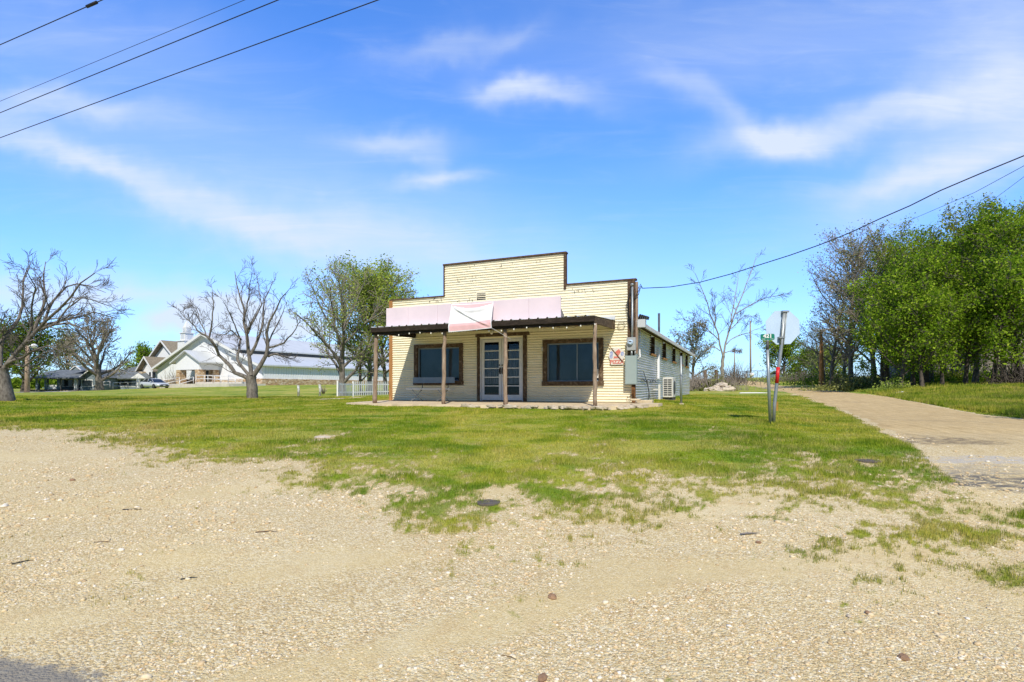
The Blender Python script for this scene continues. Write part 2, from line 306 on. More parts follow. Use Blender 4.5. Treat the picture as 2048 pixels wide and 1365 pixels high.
def warp(a,i):return n.m('ADD',a,n.m('ADD',n.m('MULTIPLY',n.m('SUBTRACT',wn[i],.5),.16),n.m('MULTIPLY',n.m('SUBTRACT',wf[i],.5),.035)))
U=warp(u,0);V=warp(v,1)
CL=[(1060,182,105,20,-3,.55),(1045,170,60,12,8,.2),(780,296,105,24,3,.5),(868,365,80,14,3,.38),(872,350,24,34,0,.22),(1545,280,120,26,3,.55),(1440,225,120,26,-32,.32),(1780,232,300,40,12,.55),(2010,150,150,110,20,.5),
(1960,320,290,60,20,.6),(1780,365,150,24,8,.28),(160,330,260,22,-24,.40),(480,430,330,28,-20,.32),(820,500,260,36,-14,.22),(420,330,560,120,-14,.24),(100,218,240,30,-6,.35),(240,238,60,22,0,.2),(380,642,80,24,10,.75),(480,622,80,34,0,.8),(600,655,100,30,0,.55),
(70,565,230,32,-3,.5),(280,590,150,16,-4,.25),(880,108,120,22,6,.28),(1020,85,70,16,35,.15),(1620,60,520,110,6,.26),(150,60,330,80,-10,.2),(700,470,420,60,-8,.18),(1340,150,60,20,-25,.12)]
tot=None
for(px,py,a,b,ang,st) in CL:
    cu=(px-CX)/F;cv=(HY-py)/F;g=math.radians(ang);cs,sn=math.cos(g),math.sin(g);a=a/F*1.15;b=b/F*1.25
    X1=n.m('SUBTRACT',U,cu);Y1=n.m('SUBTRACT',V,cv)
    e1=n.m('MULTIPLY',n.m('ADD',n.m('MULTIPLY',X1,cs),n.m('MULTIPLY',Y1,sn)),1/a);e2=n.m('MULTIPLY',n.m('SUBTRACT',n.m('MULTIPLY',Y1,cs),n.m('MULTIPLY',X1,sn)),1/b)
    r=n.m('ADD',n.m('MULTIPLY',e1,e1),n.m('MULTIPLY',e2,e2));e=n.m('MULTIPLY',n.m('EXPONENT',n.m('MULTIPLY',r,-1.15)),st*1.18)
    tot=e if tot is None else n.m('ADD',tot,e)
stn=n.noise(n.mp(UV,(1.6,9,1),rot=(0,0,.18)),2.4,5,.62,.8);stf=n.noise(n.mp(UV,(3,34,1),rot=(0,0,.25)),2,4,.6,.4)
tot=n.m('MULTIPLY',tot,n.m('ADD',.55,n.m('ADD',n.m('MULTIPLY',stn,.45),n.m('MULTIPLY',stf,.3))))
tot=n.m('ADD',tot,n.m('MULTIPLY',n.rng(stn,.45,.85),.10))
low=n.m('ADD',n.m('MULTIPLY',n.rng(v,.50,0.0),.34),n.m('MULTIPLY',n.rng(v,.12,0.0),.20));tot=n.m('ADD',tot,low)
front=n.rng(dy,0.05,.25);tot=n.m('MULTIPLY',tot,front);tot=n.m('MINIMUM',tot,.93)
b1=n.n('ShaderNodeBackground');b2=n.n('ShaderNodeBackground');mx=n.n('ShaderNodeMixShader')
skc=n.mix(1,sky.outputs[0],(SKT:=(.50,.94,1.55)),'MULTIPLY')
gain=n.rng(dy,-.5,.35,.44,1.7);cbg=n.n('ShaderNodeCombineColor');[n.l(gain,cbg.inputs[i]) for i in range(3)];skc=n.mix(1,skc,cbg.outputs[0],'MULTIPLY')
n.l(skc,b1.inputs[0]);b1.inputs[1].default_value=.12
b2.inputs[0].default_value=(.76,.85,1.0,1);b2.inputs[1].default_value=1.0
n.l(tot,mx.inputs[0]);n.l(b1.outputs[0],mx.inputs[1]);n.l(b2.outputs[0],mx.inputs[2]);n.l(mx.outputs[0],n.out.inputs[0])
sc.view_settings.view_transform='Standard';sc.view_settings.look='None';sc.view_settings.exposure=0;sc.view_settings.gamma=1
sc.render.film_transparent=False

# ------------------------------------------------------------------ ground
XLp=np.array([(757,1440),(762,1462),(768,1478),(777,1531),(787,1584),(806,1637),(820,1680),(835,1712),(850,1738),(870,1775),(890,1815),(910,1850),(930,1868),(950,1890),(980,1935),(1000,1975),(1040,2048),(1200,2400)],float)
XRp=np.array([(757,1447),(760,1480),(766,1531),(771.7,1557),(783.5,1680),(795,1780),(806,1843),(820,1906),(831,1970),(840,2048),(855,2200),(885,2500),(920,2900)],float)
YB=np.array([(-800,835),(0,850),(100,860),(220,878),(330,895),(480,915),(600,930),(690,945),(760,965),(820,1000),(870,1045),(905,1062),(950,1048),(1000,1020),(1060,985),(1140,978),(1230,962),(1320,980),(1450,990),(1600,1000),(1720,1000),(1800,985),(1860,965),(1920,925),(2048,880),(2300,860)],float)
def lawn(px,py,X,Y):
    nz=fbm(X*.9+5,Y*.9+9,5);nf=fbm(X*5,Y*5,3)
    yb=np.interp(px,YB[:,0],YB[:,1])
    wd=np.interp(px,[0,500,900,1400,2048],[9,34,75,85,80])
    nh=fbm(X*17,Y*17,3)
    s=.5+(yb+wd*.35-py)/wd*.55+(nz-.5)*1.9+(nf-.5)*1.5+(nh-.5)*1.5
    s=np.where(py>yb+wd*2.2,np.minimum(s,.2+(nz-.5)*2),s)
    # sparse zone bottom right and odd patches
    sp=np.exp(-(((px-1750)/300)**2+((py-1080)/85)**2));s=np.maximum(s,sp*.95-.40+(nz-.5)*2.0+(nf-.5)*1.8+(nh-.5)*1.6)
    for(cx,cy,a,b,g) in[(2010,1160,110,45,.80),(1930,1080,140,45,.75),(2048,1040,90,40,.7),(880,1050,50,25,.6),(870,990,110,30,.7)]:
        s=np.maximum(s,g*1.25*np.exp(-(((px-cx)/a)**2+((py-cy)/b)**2))-.35+(nz-.5)*1.3+(nf-.5)*1.5+(nh-.5)*1.4)
    for(cx,cy,a,b,g) in[(985,988,42,13,1.6),(645,874,24,5,1.5),(1200,890,20,5,.8),(910,915,60,18,.7),(640,800,110,4,.0)]:
        s=s-g*np.exp(-(((px-cx)/a)**2+((py-cy)/b)**2))
    xl=np.interp(py,XLp[:,0],XLp[:,1]);xr=np.interp(py,XRp[:,0],XRp[:,1])
    jit=(nz-.5)*30+(nf-.5)*22+(nh-.5)*14
    left=np.clip(.5+(xl-px+jit)/np.maximum(3,(py-745)*.16),0,1.3)-.25*(py>900)*0
    right=np.clip(.5+(px-xr+jit*.4)/np.maximum(2,(py-752)*.08),0,1.3)
    s=np.where(py<1005,np.minimum(s,np.maximum(left,right)),s)
    return np.clip(s,0,1.2)
def dustf(X,Y):
    a=X*.94+Y*.34;b=-X*.34+Y*.94;c=X*.8-Y*.6;e=X*.6+Y*.8
    t=np.exp(-((b-3.1-.25*np.sin(a*.6))/.22)**2)+np.exp(-((b-4.6-.25*np.sin(a*.6))/.22)**2)+.8*np.exp(-((e-5.2+.3*np.sin(c*.5))/.2)**2)
    return fbm(a*.45+3,b*1.1+7,4)*.85+.17*np.clip(t,0,1)*(.4+fbm(a*1.5,b*1.5,2))+.02
us=np.concatenate([np.linspace(-7,-1.45,14),np.linspace(-1.4,1.4,700),np.linspace(1.45,7,14)])
ds=np.exp(np.linspace(math.log(1.2),math.log(1500),440))
U_,D_=np.meshgrid(us,ds);X_=U_*D_;H_=hmap(X_,D_)
micro=(fbm(X_*1.3,D_*1.3,3)-.5)*.05+(fbm(X_*.25,D_*.25,2)-.5)*.10*np.clip((D_-4)/10,0,1)
Z_=E-H_+micro*np.clip(D_/6,0,1)
PY=HY+(E-Z_)/D_*F;PX=CX+U_*F
LW=lawn(PX,HY+H_/D_*F,X_,D_)
def gzn(X,Y):
    X=np.asarray(X,float);Y=np.asarray(Y,float)
    mi=(fbm(X*1.3,Y*1.3,3)-.5)*.05+(fbm(X*.25,Y*.25,2)-.5)*.10*np.clip((Y-4)/10,0,1)
    return E-hmap(X,Y)+mi*np.clip(Y/6,0,1)
def gz(X,Y): return float(gzn(np.array([X]),np.array([Y]))[0])
def G(px,d):
    X=(px-CX)/F*d; return Vector((X,d,gz(X,d)))
nr,nc=X_.shape
V_=np.stack([X_,D_,Z_],2).reshape(-1,3)
# rows behind the camera
back=[];ux=us*1.2
for yb_,k in((-3,3),(-12,12),(-60,60)):back.append(np.stack([ux*(1+k*.9),np.full(nc,float(yb_)),np.full(nc,E-1.53)],1))
idx=np.arange(nr*nc).reshape(nr,nc)
V_=np.concatenate([V_]+back);bi=[np.arange(nr*nc+i*nc,nr*nc+(i+1)*nc) for i in range(3)]
rows=[bi[2],bi[1],bi[0]]+[idx[i] for i in range(nr)];R_=np.array(rows)
Fq=np.stack([R_[:-1,:-1],R_[:-1,1:],R_[1:,1:],R_[1:,:-1]],2).reshape(-1,4)
g=npmesh('ground',V_,Fq,M['ground'],smooth=True);setp(g,kind='structure');attr(g,'lawn',np.concatenate([LW.ravel(),np.zeros(nc*3)]));attr(g,'dust',np.concatenate([dustf(X_,D_).ravel(),np.full(nc*3,.5)]))
# road sheet
rw=[];pys=[757.2,757.8,758.6,759.5,760.5,762,763.5,765,767,769,771,773,775,778,781,784,788,792,796,801,806,812,818,825,832,840,848,857,866,876,888,900,915,930]
for py in pys:
    xl=np.interp(py,XLp[:,0],XLp[:,1]);xr=np.interp(py,XRp[:,0],XRp[:,1]);a=rayg(xl,py);b=rayg(xr,py)
    rw.append([(a[0],a[1],b[0],b[1])])
rw=np.array(rw)[:,0];tt=np.linspace(0,1,len(rw));tf=np.linspace(0,1,420);rf=np.stack([np.interp(tf,tt,rw[:,i]) for i in range(4)],1)
s_=np.linspace(0,1,40);jx=(fbm(rf[:,1]*1.2,rf[:,0]*.3,4)-.5)*.5
RX=rf[:,0:1]*(1-s_)+rf[:,2:3]*s_;RY=rf[:,1:2]*(1-s_)+rf[:,3:4]*s_
RX=RX+jx[:,None]*(1-s_)-jx[::-1][:,None]*s_*.4
edge=np.clip(np.minimum(s_,1-s_)*9,0,1)[None,:]*np.clip((1-tf)*14,0,1)[:,None]
RZ=gzn(RX,RY)-.02+(.034+.0004*RY)*edge**.6
ri=np.arange(RX.size).reshape(RX.shape)
road=npmesh('road',np.stack([RX,RY,RZ],2).reshape(-1,3),np.stack([ri[:-1,:-1],ri[:-1,1:],ri[1:,1:],ri[1:,:-1]],2).reshape(-1,4)[:,::-1],M['road'],smooth=True);setp(road,kind='structure')
# path and drive
def strip(name,pp,w,m,z=.02):
    P=[rayg(*p) for p in pp];n_=60;t=np.linspace(0,1,len(P));q=np.linspace(0,1,n_)
    x=np.interp(q,t,[p[0] for p in P]);y=np.interp(q,t,[p[1] for p in P])
    dx=np.gradient(x);dy=np.gradient(y);l=np.hypot(dx,dy);nx,ny=-dy/l*w/2,dx/l*w/2
    a=np.stack([np.stack([x+nx*k,y+ny*k,gzn(x+nx*k,y+ny*k)+z],1) for k in(-1,0,1)],1).reshape(-1,3);i=np.arange(n_*3).reshape(n_,3)
    o=npmesh(name,a,np.stack([i[:-1,:-1],i[:-1,1:],i[1:,1:],i[1:,:-1]],2).reshape(-1,4),m);setp(o,kind='structure');return o
strip('path',[(610,800),(650,799.5),(700,796),(742,794),(788,793)],.55,M['concrete'])
strip('driveway',[(-60,787),(30,786),(80,785),(150,783),(205,781.5)],3.2,M['concw'],.03)

# ------------------------------------------------------------------ grass blades and gravel stones
def sample(nn,d0,d1,umax=1.15,pw=1.0):
    d=np.exp(math.log(d0)+(math.log(d1)-math.log(d0))*rng.random(nn)**pw);u=(rng.random(nn)*2-1)*umax
    return u*d,d
def blades(name,X,Y,h,wd,lean=.5,lwv=None):
    Z=gzn(X,Y);n_=len(X);a=rng.random(n_)*math.pi;la=rng.random(n_)*2*math.pi;ll=rng.random(n_)*lean*h
    cx,sx=np.cos(a)*wd/2,np.sin(a)*wd/2
    V=np.stack([np.stack([X-cx,Y-sx,Z-.005],1),np.stack([X+cx,Y+sx,Z-.005],1),np.stack([X+np.cos(la)*ll,Y+np.sin(la)*ll,Z+h],1)],1).reshape(-1,3)
    o=npmesh(name,V,np.arange(n_*3).reshape(-1,3),M['blade']);attr(o,'tint',np.repeat(rng.random(n_),3));attr(o,'lawn',np.repeat(lwv if lwv is not None else np.ones(n_)*1.1,3));return o
X,Y=sample(1000000,3.6,34,pw=.78);h=hmap(X,Y);px=CX+X/Y*F;py=HY+h/Y*F;lw=lawn(px,py,X,Y)
fl=fac_keep=None
ca,sa=math.cos(math.radians(23.45)),math.sin(math.radians(23.45))
lx=(X-4.0)*ca-(Y-17.8)*sa;ly=(X-4.0)*sa+(Y-17.8)*ca
inside=(lx>-9.75)&(lx<.1)&(ly>-2.8)&(ly<18.3)
k=(rng.random(len(X))<np.clip((lw-.25)*1.5,0,1))&~inside
X,Y,lw=X[k],Y[k],lw[k];tall=fbm(X*1.4+3,Y*1.4,4);hh=(.022+.05*np.clip((tall-.42)*2.5,0,1))*(.6+.8*rng.random(len(X)))*np.clip(lw+.15,.5,1)
far=((X*ca*1.0-Y*sa)>7.2)&(Y>14);hh=np.where(far,hh*2.6+.05,hh)
g1=blades('grass',X,Y,hh,np.maximum(.006,Y*.0011)*(.7+.6*rng.random(len(X))),lwv=lw);setp(g1,kind='stuff')
# taller verge grass on the bank right of the road
nn=60000;Y=np.exp(rng.uniform(math.log(13),math.log(70),nn));n0=7.2+rng.random(nn)**1.3*9;X=(n0+Y*sa)/ca;k=fbm(X*.5,Y*.5,4)>.42;X,Y=X[k],Y[k]
g2=blades('verge_grass',X,Y,.10+.28*rng.random(len(X))*fbm(X*.3,Y*.3,3),np.maximum(.01,Y*.0012),.7);setp(g2,kind='stuff')
# stones
ph=(1+5**.5)/2;IV=np.array([(-1,ph,0),(1,ph,0),(-1,-ph,0),(1,-ph,0),(0,-1,ph),(0,1,ph),(0,-1,-ph),(0,1,-ph),(ph,0,-1),(ph,0,1),(-ph,0,-1),(-ph,0,1)])/1.9
IF=np.array([(0,11,5),(0,5,1),(0,1,7),(0,7,10),(0,10,11),(1,5,9),(5,11,4),(11,10,2),(10,7,6),(7,1,8),(3,9,4),(3,4,2),(3,2,6),(3,6,8),(3,8,9),(4,9,5),(2,4,11),(6,2,10),(8,6,7),(9,8,1)])
X,Y=sample(60000,2.3,10.5,pw=.9);h=hmap(X,Y);lw=lawn(CX+X/Y*F,HY+h/Y*F,X,Y);cl=fbm(X*.8+40,Y*.8,4)
k=~((((X+2.95)/1.35)**2+((Y-2.12)/.92)**2)<1.05)&(lw<.5)&(rng.random(len(X))<np.clip((cl-.36)*4,.12,1)*np.clip((.64-dustf(X,Y))*6,.12,1));X,Y=X[k],Y[k];n_=len(X)
r=np.exp(rng.normal(math.log(.0065),.45,n_))*np.clip(Y/4.5,.85,1.5);r=np.minimum(r,.03)
S=IV[None]*(1+(rng.random((n_,12,1))-.5)*.55)*r[:,None,None]*np.stack([.8+.6*rng.random(n_),.8+.6*rng.random(n_),.35+.35*rng.random(n_)],1)[:,None]
a=rng.random(n_)*6.28;c_,s_2=np.cos(a)[:,None],np.sin(a)[:,None]
S=np.stack([S[...,0]*c_-S[...,1]*s_2,S[...,0]*s_2+S[...,1]*c_,S[...,2]],2);S+=np.stack([X,Y,gzn(X,Y)+r*.12],1)[:,None]
nm=N('gravel_stones');t=nm.at('tint');nm.pr(nm.mix(.4,nm.ramp(t,[(0,(.34,.21,.09)),(.2,(.54,.37,.17)),(.5,(.66,.51,.28)),(.8,(.76,.66,.47)),(1,(.88,.84,.74))]),nm.ramp(nm.noise(nm.pos(),60,3),[(.3,(.5,.38,.2)),(.7,(.78,.68,.5))])),.9,None,0,.15)
gs=npmesh('gravel',S.reshape(-1,3),(IF[None]+12*np.arange(n_)[:,None,None]).reshape(-1,3),nm.mat);setp(gs,kind='stuff');attr(gs,'tint',np.repeat(rng.random(n_),12))
# ------------------------------------------------------------------ trees
class Tree:
    def __init__(s):s.b=[[],[],[],[]];s.leaf=[]
def rot_about(d,ang,R):
    a=d.cross(Vector((R.uniform(-1,1),R.uniform(-1,1),R.uniform(-1,1))))
    if a.length<1e-4:a=Vector((1,0,0))
    return (Matrix.Rotation(ang,3,a.normalized())@d).normalized()
NP=[9,6,5,4]
def grow(T,p,d,L,r,lvl,R,o):
    n=NP[min(lvl,3)];pts=[p.copy()];rad=[r];d=d.normalized()
    w=o['wander'][min(lvl,3)]
    for i in range(1,n):
        d=(d+Vector((R.gauss(0,w),R.gauss(0,w),R.gauss(0,w)+o['up'][min(lvl,3)]))).normalized()
        p=p+d*(L/(n-1));pts.append(p);rad.append(r*(1-(1-o['taper'])*i/(n-1)))
    T.b[min(lvl,3)].append((pts,rad));kids(T,pts,rad,L,lvl,R,o)
def kids(T,pts,rad,L,lvl,R,o,f0=None):
    n=len(pts)
    if lvl>=o['levels']:
        for _ in range(o['leaves']):
            i=R.randrange(1,n);a=R.random();q=pts[i-1].lerp(pts[i],a);T.leaf.append(q+Vector((R.gauss(0,1),R.gauss(0,1),R.gauss(0,1)))*o['lsp'])
        return
    f0=o['f0'][lvl] if f0 is None else f0
    k=o['n'][lvl];k=max(1,int(k*R.uniform(.8,1.25)))
    for j in range(k):
        f=f0+(1-f0)*(j+R.random())/k;i=min(n-2,int(f*(n-1)));a=f*(n-1)-i
        q=pts[i].lerp(pts[i+1],min(a,1));rr=rad[i]*(1-a)+rad[i+1]*a
        dd=rot_about((pts[i+1]-pts[i]).normalized(),math.radians(R.uniform(*o['ang'])),R)
        l=max(L*o['ratio'][lvl]*(1.15-.65*f)*R.uniform(.7,1.25),o.get('minl',.25))
        grow(T,q,dd,l,min(rr*.55,max(l*.022,.005)),lvl+1,R,o)
def tubes(lst,k,minr):
    if not lst:return np.zeros((0,3)),np.zeros((0,4),int)
    by={}
    for p,r in lst:by.setdefault(len(p),[]).append((p,r))
    Vs=[];Fs=[];base=0
    for n,l in by.items():
        P=np.array([[tuple(q) for q in p] for p,_ in l]);Rr=np.maximum(np.array([r for _,r in l]),minr)
        T_=np.gradient(P,axis=1);T_/=np.linalg.norm(T_,axis=2,keepdims=True)+1e-9
        ref=np.where(np.abs(T_[:,:1,2:3])<.8,np.array([[[0,0,1.]]]),np.array([[[1.,0,0]]]))
        A=np.cross(T_,ref);A/=np.linalg.norm(A,axis=2,keepdims=True)+1e-9;B=np.cross(T_,A)
        g=np.arange(k)*2*math.pi/k
        V=P[:,:,None]+(A[:,:,None]*np.cos(g)[None,None,:,None]+B[:,:,None]*np.sin(g)[None,None,:,None])*Rr[:,:,None,None]
        b=len(l);i=np.arange(b*n*k).reshape(b,n,k)+base
        Fs.append(np.stack([i[:,:-1],np.roll(i,-1,2)[:,:-1],np.roll(i,-1,2)[:,1:],i[:,1:]],3).reshape(-1,4));Vs.append(V.reshape(-1,3));base+=b*n*k
    return np.concatenate(Vs),np.concatenate(Fs)
def leafmesh(name,P,size,mat,parent,R,flat=.0):
    P=np.array([tuple(p) for p in P]);n=len(P);r2=np.random.default_rng(R.randrange(1<<30))
    a=r2.normal(size=(n,3));a/=np.linalg.norm(a,axis=1,keepdims=True);b=np.cross(a,r2.normal(size=(n,3)));b/=np.linalg.norm(b,axis=1,keepdims=True)
    s=(size*(.45+1.2*r2.random(n)**1.5))[:,None];a=a*s;b=b*s*.55
    V=np.stack([P-a,P-b,P+a,P+b],1).reshape(-1,3);o=npmesh(name,V,np.arange(n*4).reshape(-1,4),mat,parent);attr(o,'tint',np.repeat(r2.random(n),4));return o
def finish(T,name,loc,barkm,twigm,leafm=None,lsize=.07,minr=.008,R=None,label=None,cat='tree',group=None,trunk_l=1):
    root=empty(name,loc,0,label,cat,group)
    V,Fq=tubes(T.b[0],9,minr);npmesh('trunk',V,Fq,barkm,root,True)
    V,Fq=tubes(T.b[1]+[],5,minr);V2,F2=tubes(T.b[2]+T.b[3],3,minr)
    if len(V)+len(V2):npmesh('branches',np.concatenate([V,V2]),np.concatenate([Fq,F2+len(V)]),[barkm,twigm],root,True,np.concatenate([np.zeros(len(Fq)),np.ones(len(F2))]))
    if leafm and T.leaf:leafmesh('foliage',T.leaf,lsize,leafm,root,R)
    return root
def copytree(o,loc,rz,s,label,group=None,zs=1):
    c=o.copy();C.objects.link(c);c.location=loc;c.rotation_euler=(0,0,rz);c.scale=(s,s,s*zs);c['label']=label
    if group:c['group']=group
    for ch in o.children:
        k=ch.copy();C.objects.link(k);k.parent=c
    return c
BARE=dict(levels=3,leaves=0,lsp=.1,n=[9,6,5,3],f0=[.25,.2,.15,.1],ang=(18,50),ratio=[.42,.5,.5,.5],wander=[.1,.12,.13,.13],up=[.03,.05,.04,.02],taper=.35,minl=.25)
def traced(base,d,limbs,seed,o,name,label,barkm,twigm,minr,group=None,leaf=None,lsize=.05):
    """limbs: [(pixel polyline, r0 px, r1 px, depth drift)] traced as real 3D limbs around the base point"""
    R=random.Random(seed);T=Tree();B=Vector(base);sc_=d/F
    for li,(pl,r0,r1,dr) in enumerate(limbs):
        pts=[];rad=[];m=len(pl)
        # resample
        q=[Vector((p[0],p[1],0)) for p in pl];ln=[0]
        for i in range(1,m):ln.append(ln[-1]+(q[i]-q[i-1]).length)
        K=9
        for j in range(K):
            t=ln[-1]*j/(K-1);i=max(i for i in range(m-1) if ln[i]<=t+1e-6);a=(t-ln[i])/(ln[i+1]-ln[i]);pp=q[i].lerp(q[i+1],a)
            f=j/(K-1);dep=d+dr*f*f*ln[-1]*sc_+(0 if li==0 else R.gauss(0,.05))
            pp=pp+Vector((R.gauss(0,.8),R.gauss(0,.8),0))*(1 if 0<j else 0)
            pts.append(W(pp[0],pp[1],dep)-B);rad.append((r0+(r1-r0)*f)*sc_*(1 if li==0 else .80))
        T.b[0].append((pts,rad))
        if li>0:kids(T,pts,rad,min(ln[-1]*sc_,5.5),0,R,o,.12)
    return finish(T,name,B,barkm,twigm,leaf,lsize,minr,R,label,'tree',group)
# big bare tree at the left edge
d=22;b=G(10,d)
traced(b,d,[([(12,808),(11,790),(6,770),(2,745),(3,735)],15,11,0),
([(2,745),(10,739),(32,704),(57,679),(75,662),(100,634),(130,610),(160,567),(189,547)],6,1,-.3),
([(60,676),(82,649),(107,647),(150,637),(187,625),(232,637)],4,.8,.5),
([(68,668),(75,640),(92,600),(87,550),(92,525)],4.5,.8,.3),
([(0,735),(0,690),(8,670),(22,660),(42,632),(47,600),(45,562),(57,532)],6,1,.4),
([(6,745),(15,724),(50,712),(70,699),(100,692),(128,708)],4.5,.8,-.6),
([(50,690),(65,655),(62,625),(70,575),(52,540)],3.5,.7,-.5),
([(75,662),(107,650),(140,647),(174,660),(207,675)],3.5,.6,-.4),
([(90,640),(100,607),(130,575),(162,567),(212,585)],3.2,.6,.2),
([(110,650),(130,620),(165,595),(215,610),(235,620)],2.6,.5,.4),
([(-2,742),(-25,700),(-60,670),(-100,640),(-140,630)],6,1,.3),
([(-2,740),(-15,690),(-30,650),(-25,600),(-40,550)],5,1,-.4),([(-10,745),(-50,720),(-100,715),(-150,725)],4,.8,-.4),
([(15,724),(45,735),(75,715),(105,700),(120,735)],2.5,.5,-.9)],11,dict(BARE,n=[8,5,4,3],ratio=[.34,.55,.6,.5]),'bare_tree','large bare tree with rough spreading limbs at the left edge of the lawn',M['bark'],M['twig'],.0065)
# bare tree standing in front of the church
d=26;b=G(504,d)
traced(b,d,[([(505,801),(504,785),(503,765),(503,752)],11,9.5,0),
([(498,758),(471,746),(462,733),(447,720),(436,707),(423,683),(412,672)],5.5,2.8,-.2),
([(418,678),(423,652),(427,619),(425,579)],2.4,.6,0),([(412,672),(403,669),(383,647),(368,635),(357,619)],2.2,.5,-.2),
([(412,672),(400,640),(390,610),(382,612)],1.6,.4,.5),([(500,753),(480,731),(474,718),(478,696),(481,678)],4.2,2.6,.5),
([(503,752),(500,729),(496,696),(495,674),(486,643),(489,619),(475,575),(471,542)],5.5,.7,.1),
([(496,668),(508,639),(524,608),(518,580),(514,550)],2.6,.6,.5),([(486,643),(496,610),(498,570),(505,545)],2.2,.5,-.4),
([(507,752),(515,740),(530,718),(539,696),(532,683),(535,652),(552,617),(565,590),(577,580)],6,.7,-.2),
([(501,710),(517,680),(526,645),(527,608),(539,575),(545,562)],4,.6,.4),
([(537,713),(548,708),(560,711),(582,718)],3,1,.3),([(537,696),(550,693),(570,685),(590,662),(600,640)],2.8,.6,-.5),
([(535,690),(548,660),(560,640),(575,600)],2.2,.5,.5),([(481,678),(462,660),(448,672),(430,668)],2,.5,.8),([(481,680),(470,650),(455,620),(448,600)],2,.5,-.6)],5,dict(BARE,n=[7,5,3,3],ratio=[.32,.55,.6,.5]),'bare_tree','bare forked tree with crooked limbs on the lawn in front of the church',M['bark'],M['twig'],.0065)
# bare tree behind the rock pile
d=58;b=G(1445,d)
traced(b,d,[([(1444,764),(1444,745),(1445,725),(1447,711)],3.6,3,0),([(1447,714),(1452,685),(1460,655),(1468,632),(1478,605),(1499,553),(1513,513)],2.4,.5,.2),
([(1446,712),(1436,671),(1425,637),(1410,592),(1400,570),(1389,547)],2.2,.5,-.2),([(1450,706),(1460,703),(1483,702)],1.3,.4,.5),
([(1470,629),(1490,615),(1505,608),(1535,595),(1568,587)],1.4,.35,-.3),([(1440,702),(1430,692),(1400,705),(1383,715)],1.3,.35,.4),
([(1437,680),(1420,662),(1400,648),(1373,640),(1360,637)],1.4,.35,-.5),([(1462,645),(1468,600),(1476,560),(1475,545)],1.5,.4,.6),([(1458,660),(1480,640),(1500,632),(1515,640)],1.2,.3,.6),([(1430,655),(1432,620),(1428,590)],1.2,.3,-.6),
([(1452,690),(1470,675),(1495,668),(1520,655),(1545,645)],1.2,.3,.4)],9,dict(BARE,n=[10,6,3,2],ratio=[.36,.62,.7,.5]),'bare_tree','tall slender bare tree rising behind the pile of pale rocks',M['barkl'],M['twig'],.011)

def gtree(seed,h,spread,fork,nl,o,barkm,twigm,leafm,lsize,minr,label,group,loc,name='tree',r0=None,tilt=0,low=False):
    R=random.Random(seed);T=Tree();r0=r0 or h*.022
    pts=[Vector((0,0,-.15))];p=Vector((0,0,0));d=Vector((tilt,0,1)).normalized();rad=[r0*1.35]
    top=h*(.86 if not low else .6)
    for i in range(1,9):
        d=(d+Vector((R.gauss(0,.05),R.gauss(0,.05),.04))).normalized();p=p+d*top/8;pts.append(p.copy());rad.append(r0*(1-.88*i/8))
    T.b[0].append((pts,rad));
    for j in range(nl):
        f=fork+(.97-fork)*(j+R.random()*.6)/nl;i=min(7,int(f*8));a=f*8-i;q=pts[i].lerp(pts[i+1],a)
        az=j*2.4+R.uniform(-.5,.5);el=math.radians(R.uniform(18,48)+30*f)
        dd=Vector((math.cos(az)*math.cos(el),math.sin(az)*math.cos(el),math.sin(el)))
        L_=spread*(1.15-.6*abs(f-.5)*2*(.6 if f<.5 else 1))*R.uniform(.75,1.15)
        rr=(rad[i]*(1-a)+rad[i+1]*a)*.6;grow(T,q,dd,L_,rr,1,R,o)
    kids(T,pts[5:],rad[5:],spread*.8,1,R,o,.1)
    return finish(T,name,loc,barkm,twigm,leafm,lsize,minr,R,label,'tree',group)
LF=dict(levels=3,leaves=12,lsp=.22,n=[0,6,5,3],f0=[.2,.2,.15,.1],ang=(22,60),ratio=[.5,.48,.5,.5],wander=[.06,.12,.16,.2],up=[.03,.05,.04,.02],taper=.3,minl=.3)
# ------------------------------------------------------------------ the store
ST=math.radians(23.45);ca,sa=math.cos(ST),math.sin(ST);ZS=E-.465
store=empty('store_building',(4.0,17.8,ZS),-ST,'small cream corrugated metal store with stepped false front and open porch on posts','building')
def fac(px,py,w=0):
    k=(px-CX)/F;lx=(k*(17.8-w*ca)-4+w*sa)/(ca+k*sa);Y=17.8-lx*sa-w*ca;return lx,E+(HY-py)/F*Y-ZS
def sid(px,py,x0=0):
    k=(px-CX)/F;y=(k*(17.8-x0*sa)-4-x0*ca)/(sa-k*ca);Y=17.8-x0*sa+y*ca;return y,E+(HY-py)/F*Y-ZS
def Wl(x,y,z): return Vector((4+x*ca+y*sa,17.8-x*sa+y*ca,ZS+z))
def inv(p):
    X,Y,Z=p[0]-4,p[1]-17.8,p[2]-ZS;return Vector((X*ca-Y*sa,X*sa+Y*ca,Z))
LAM=.089
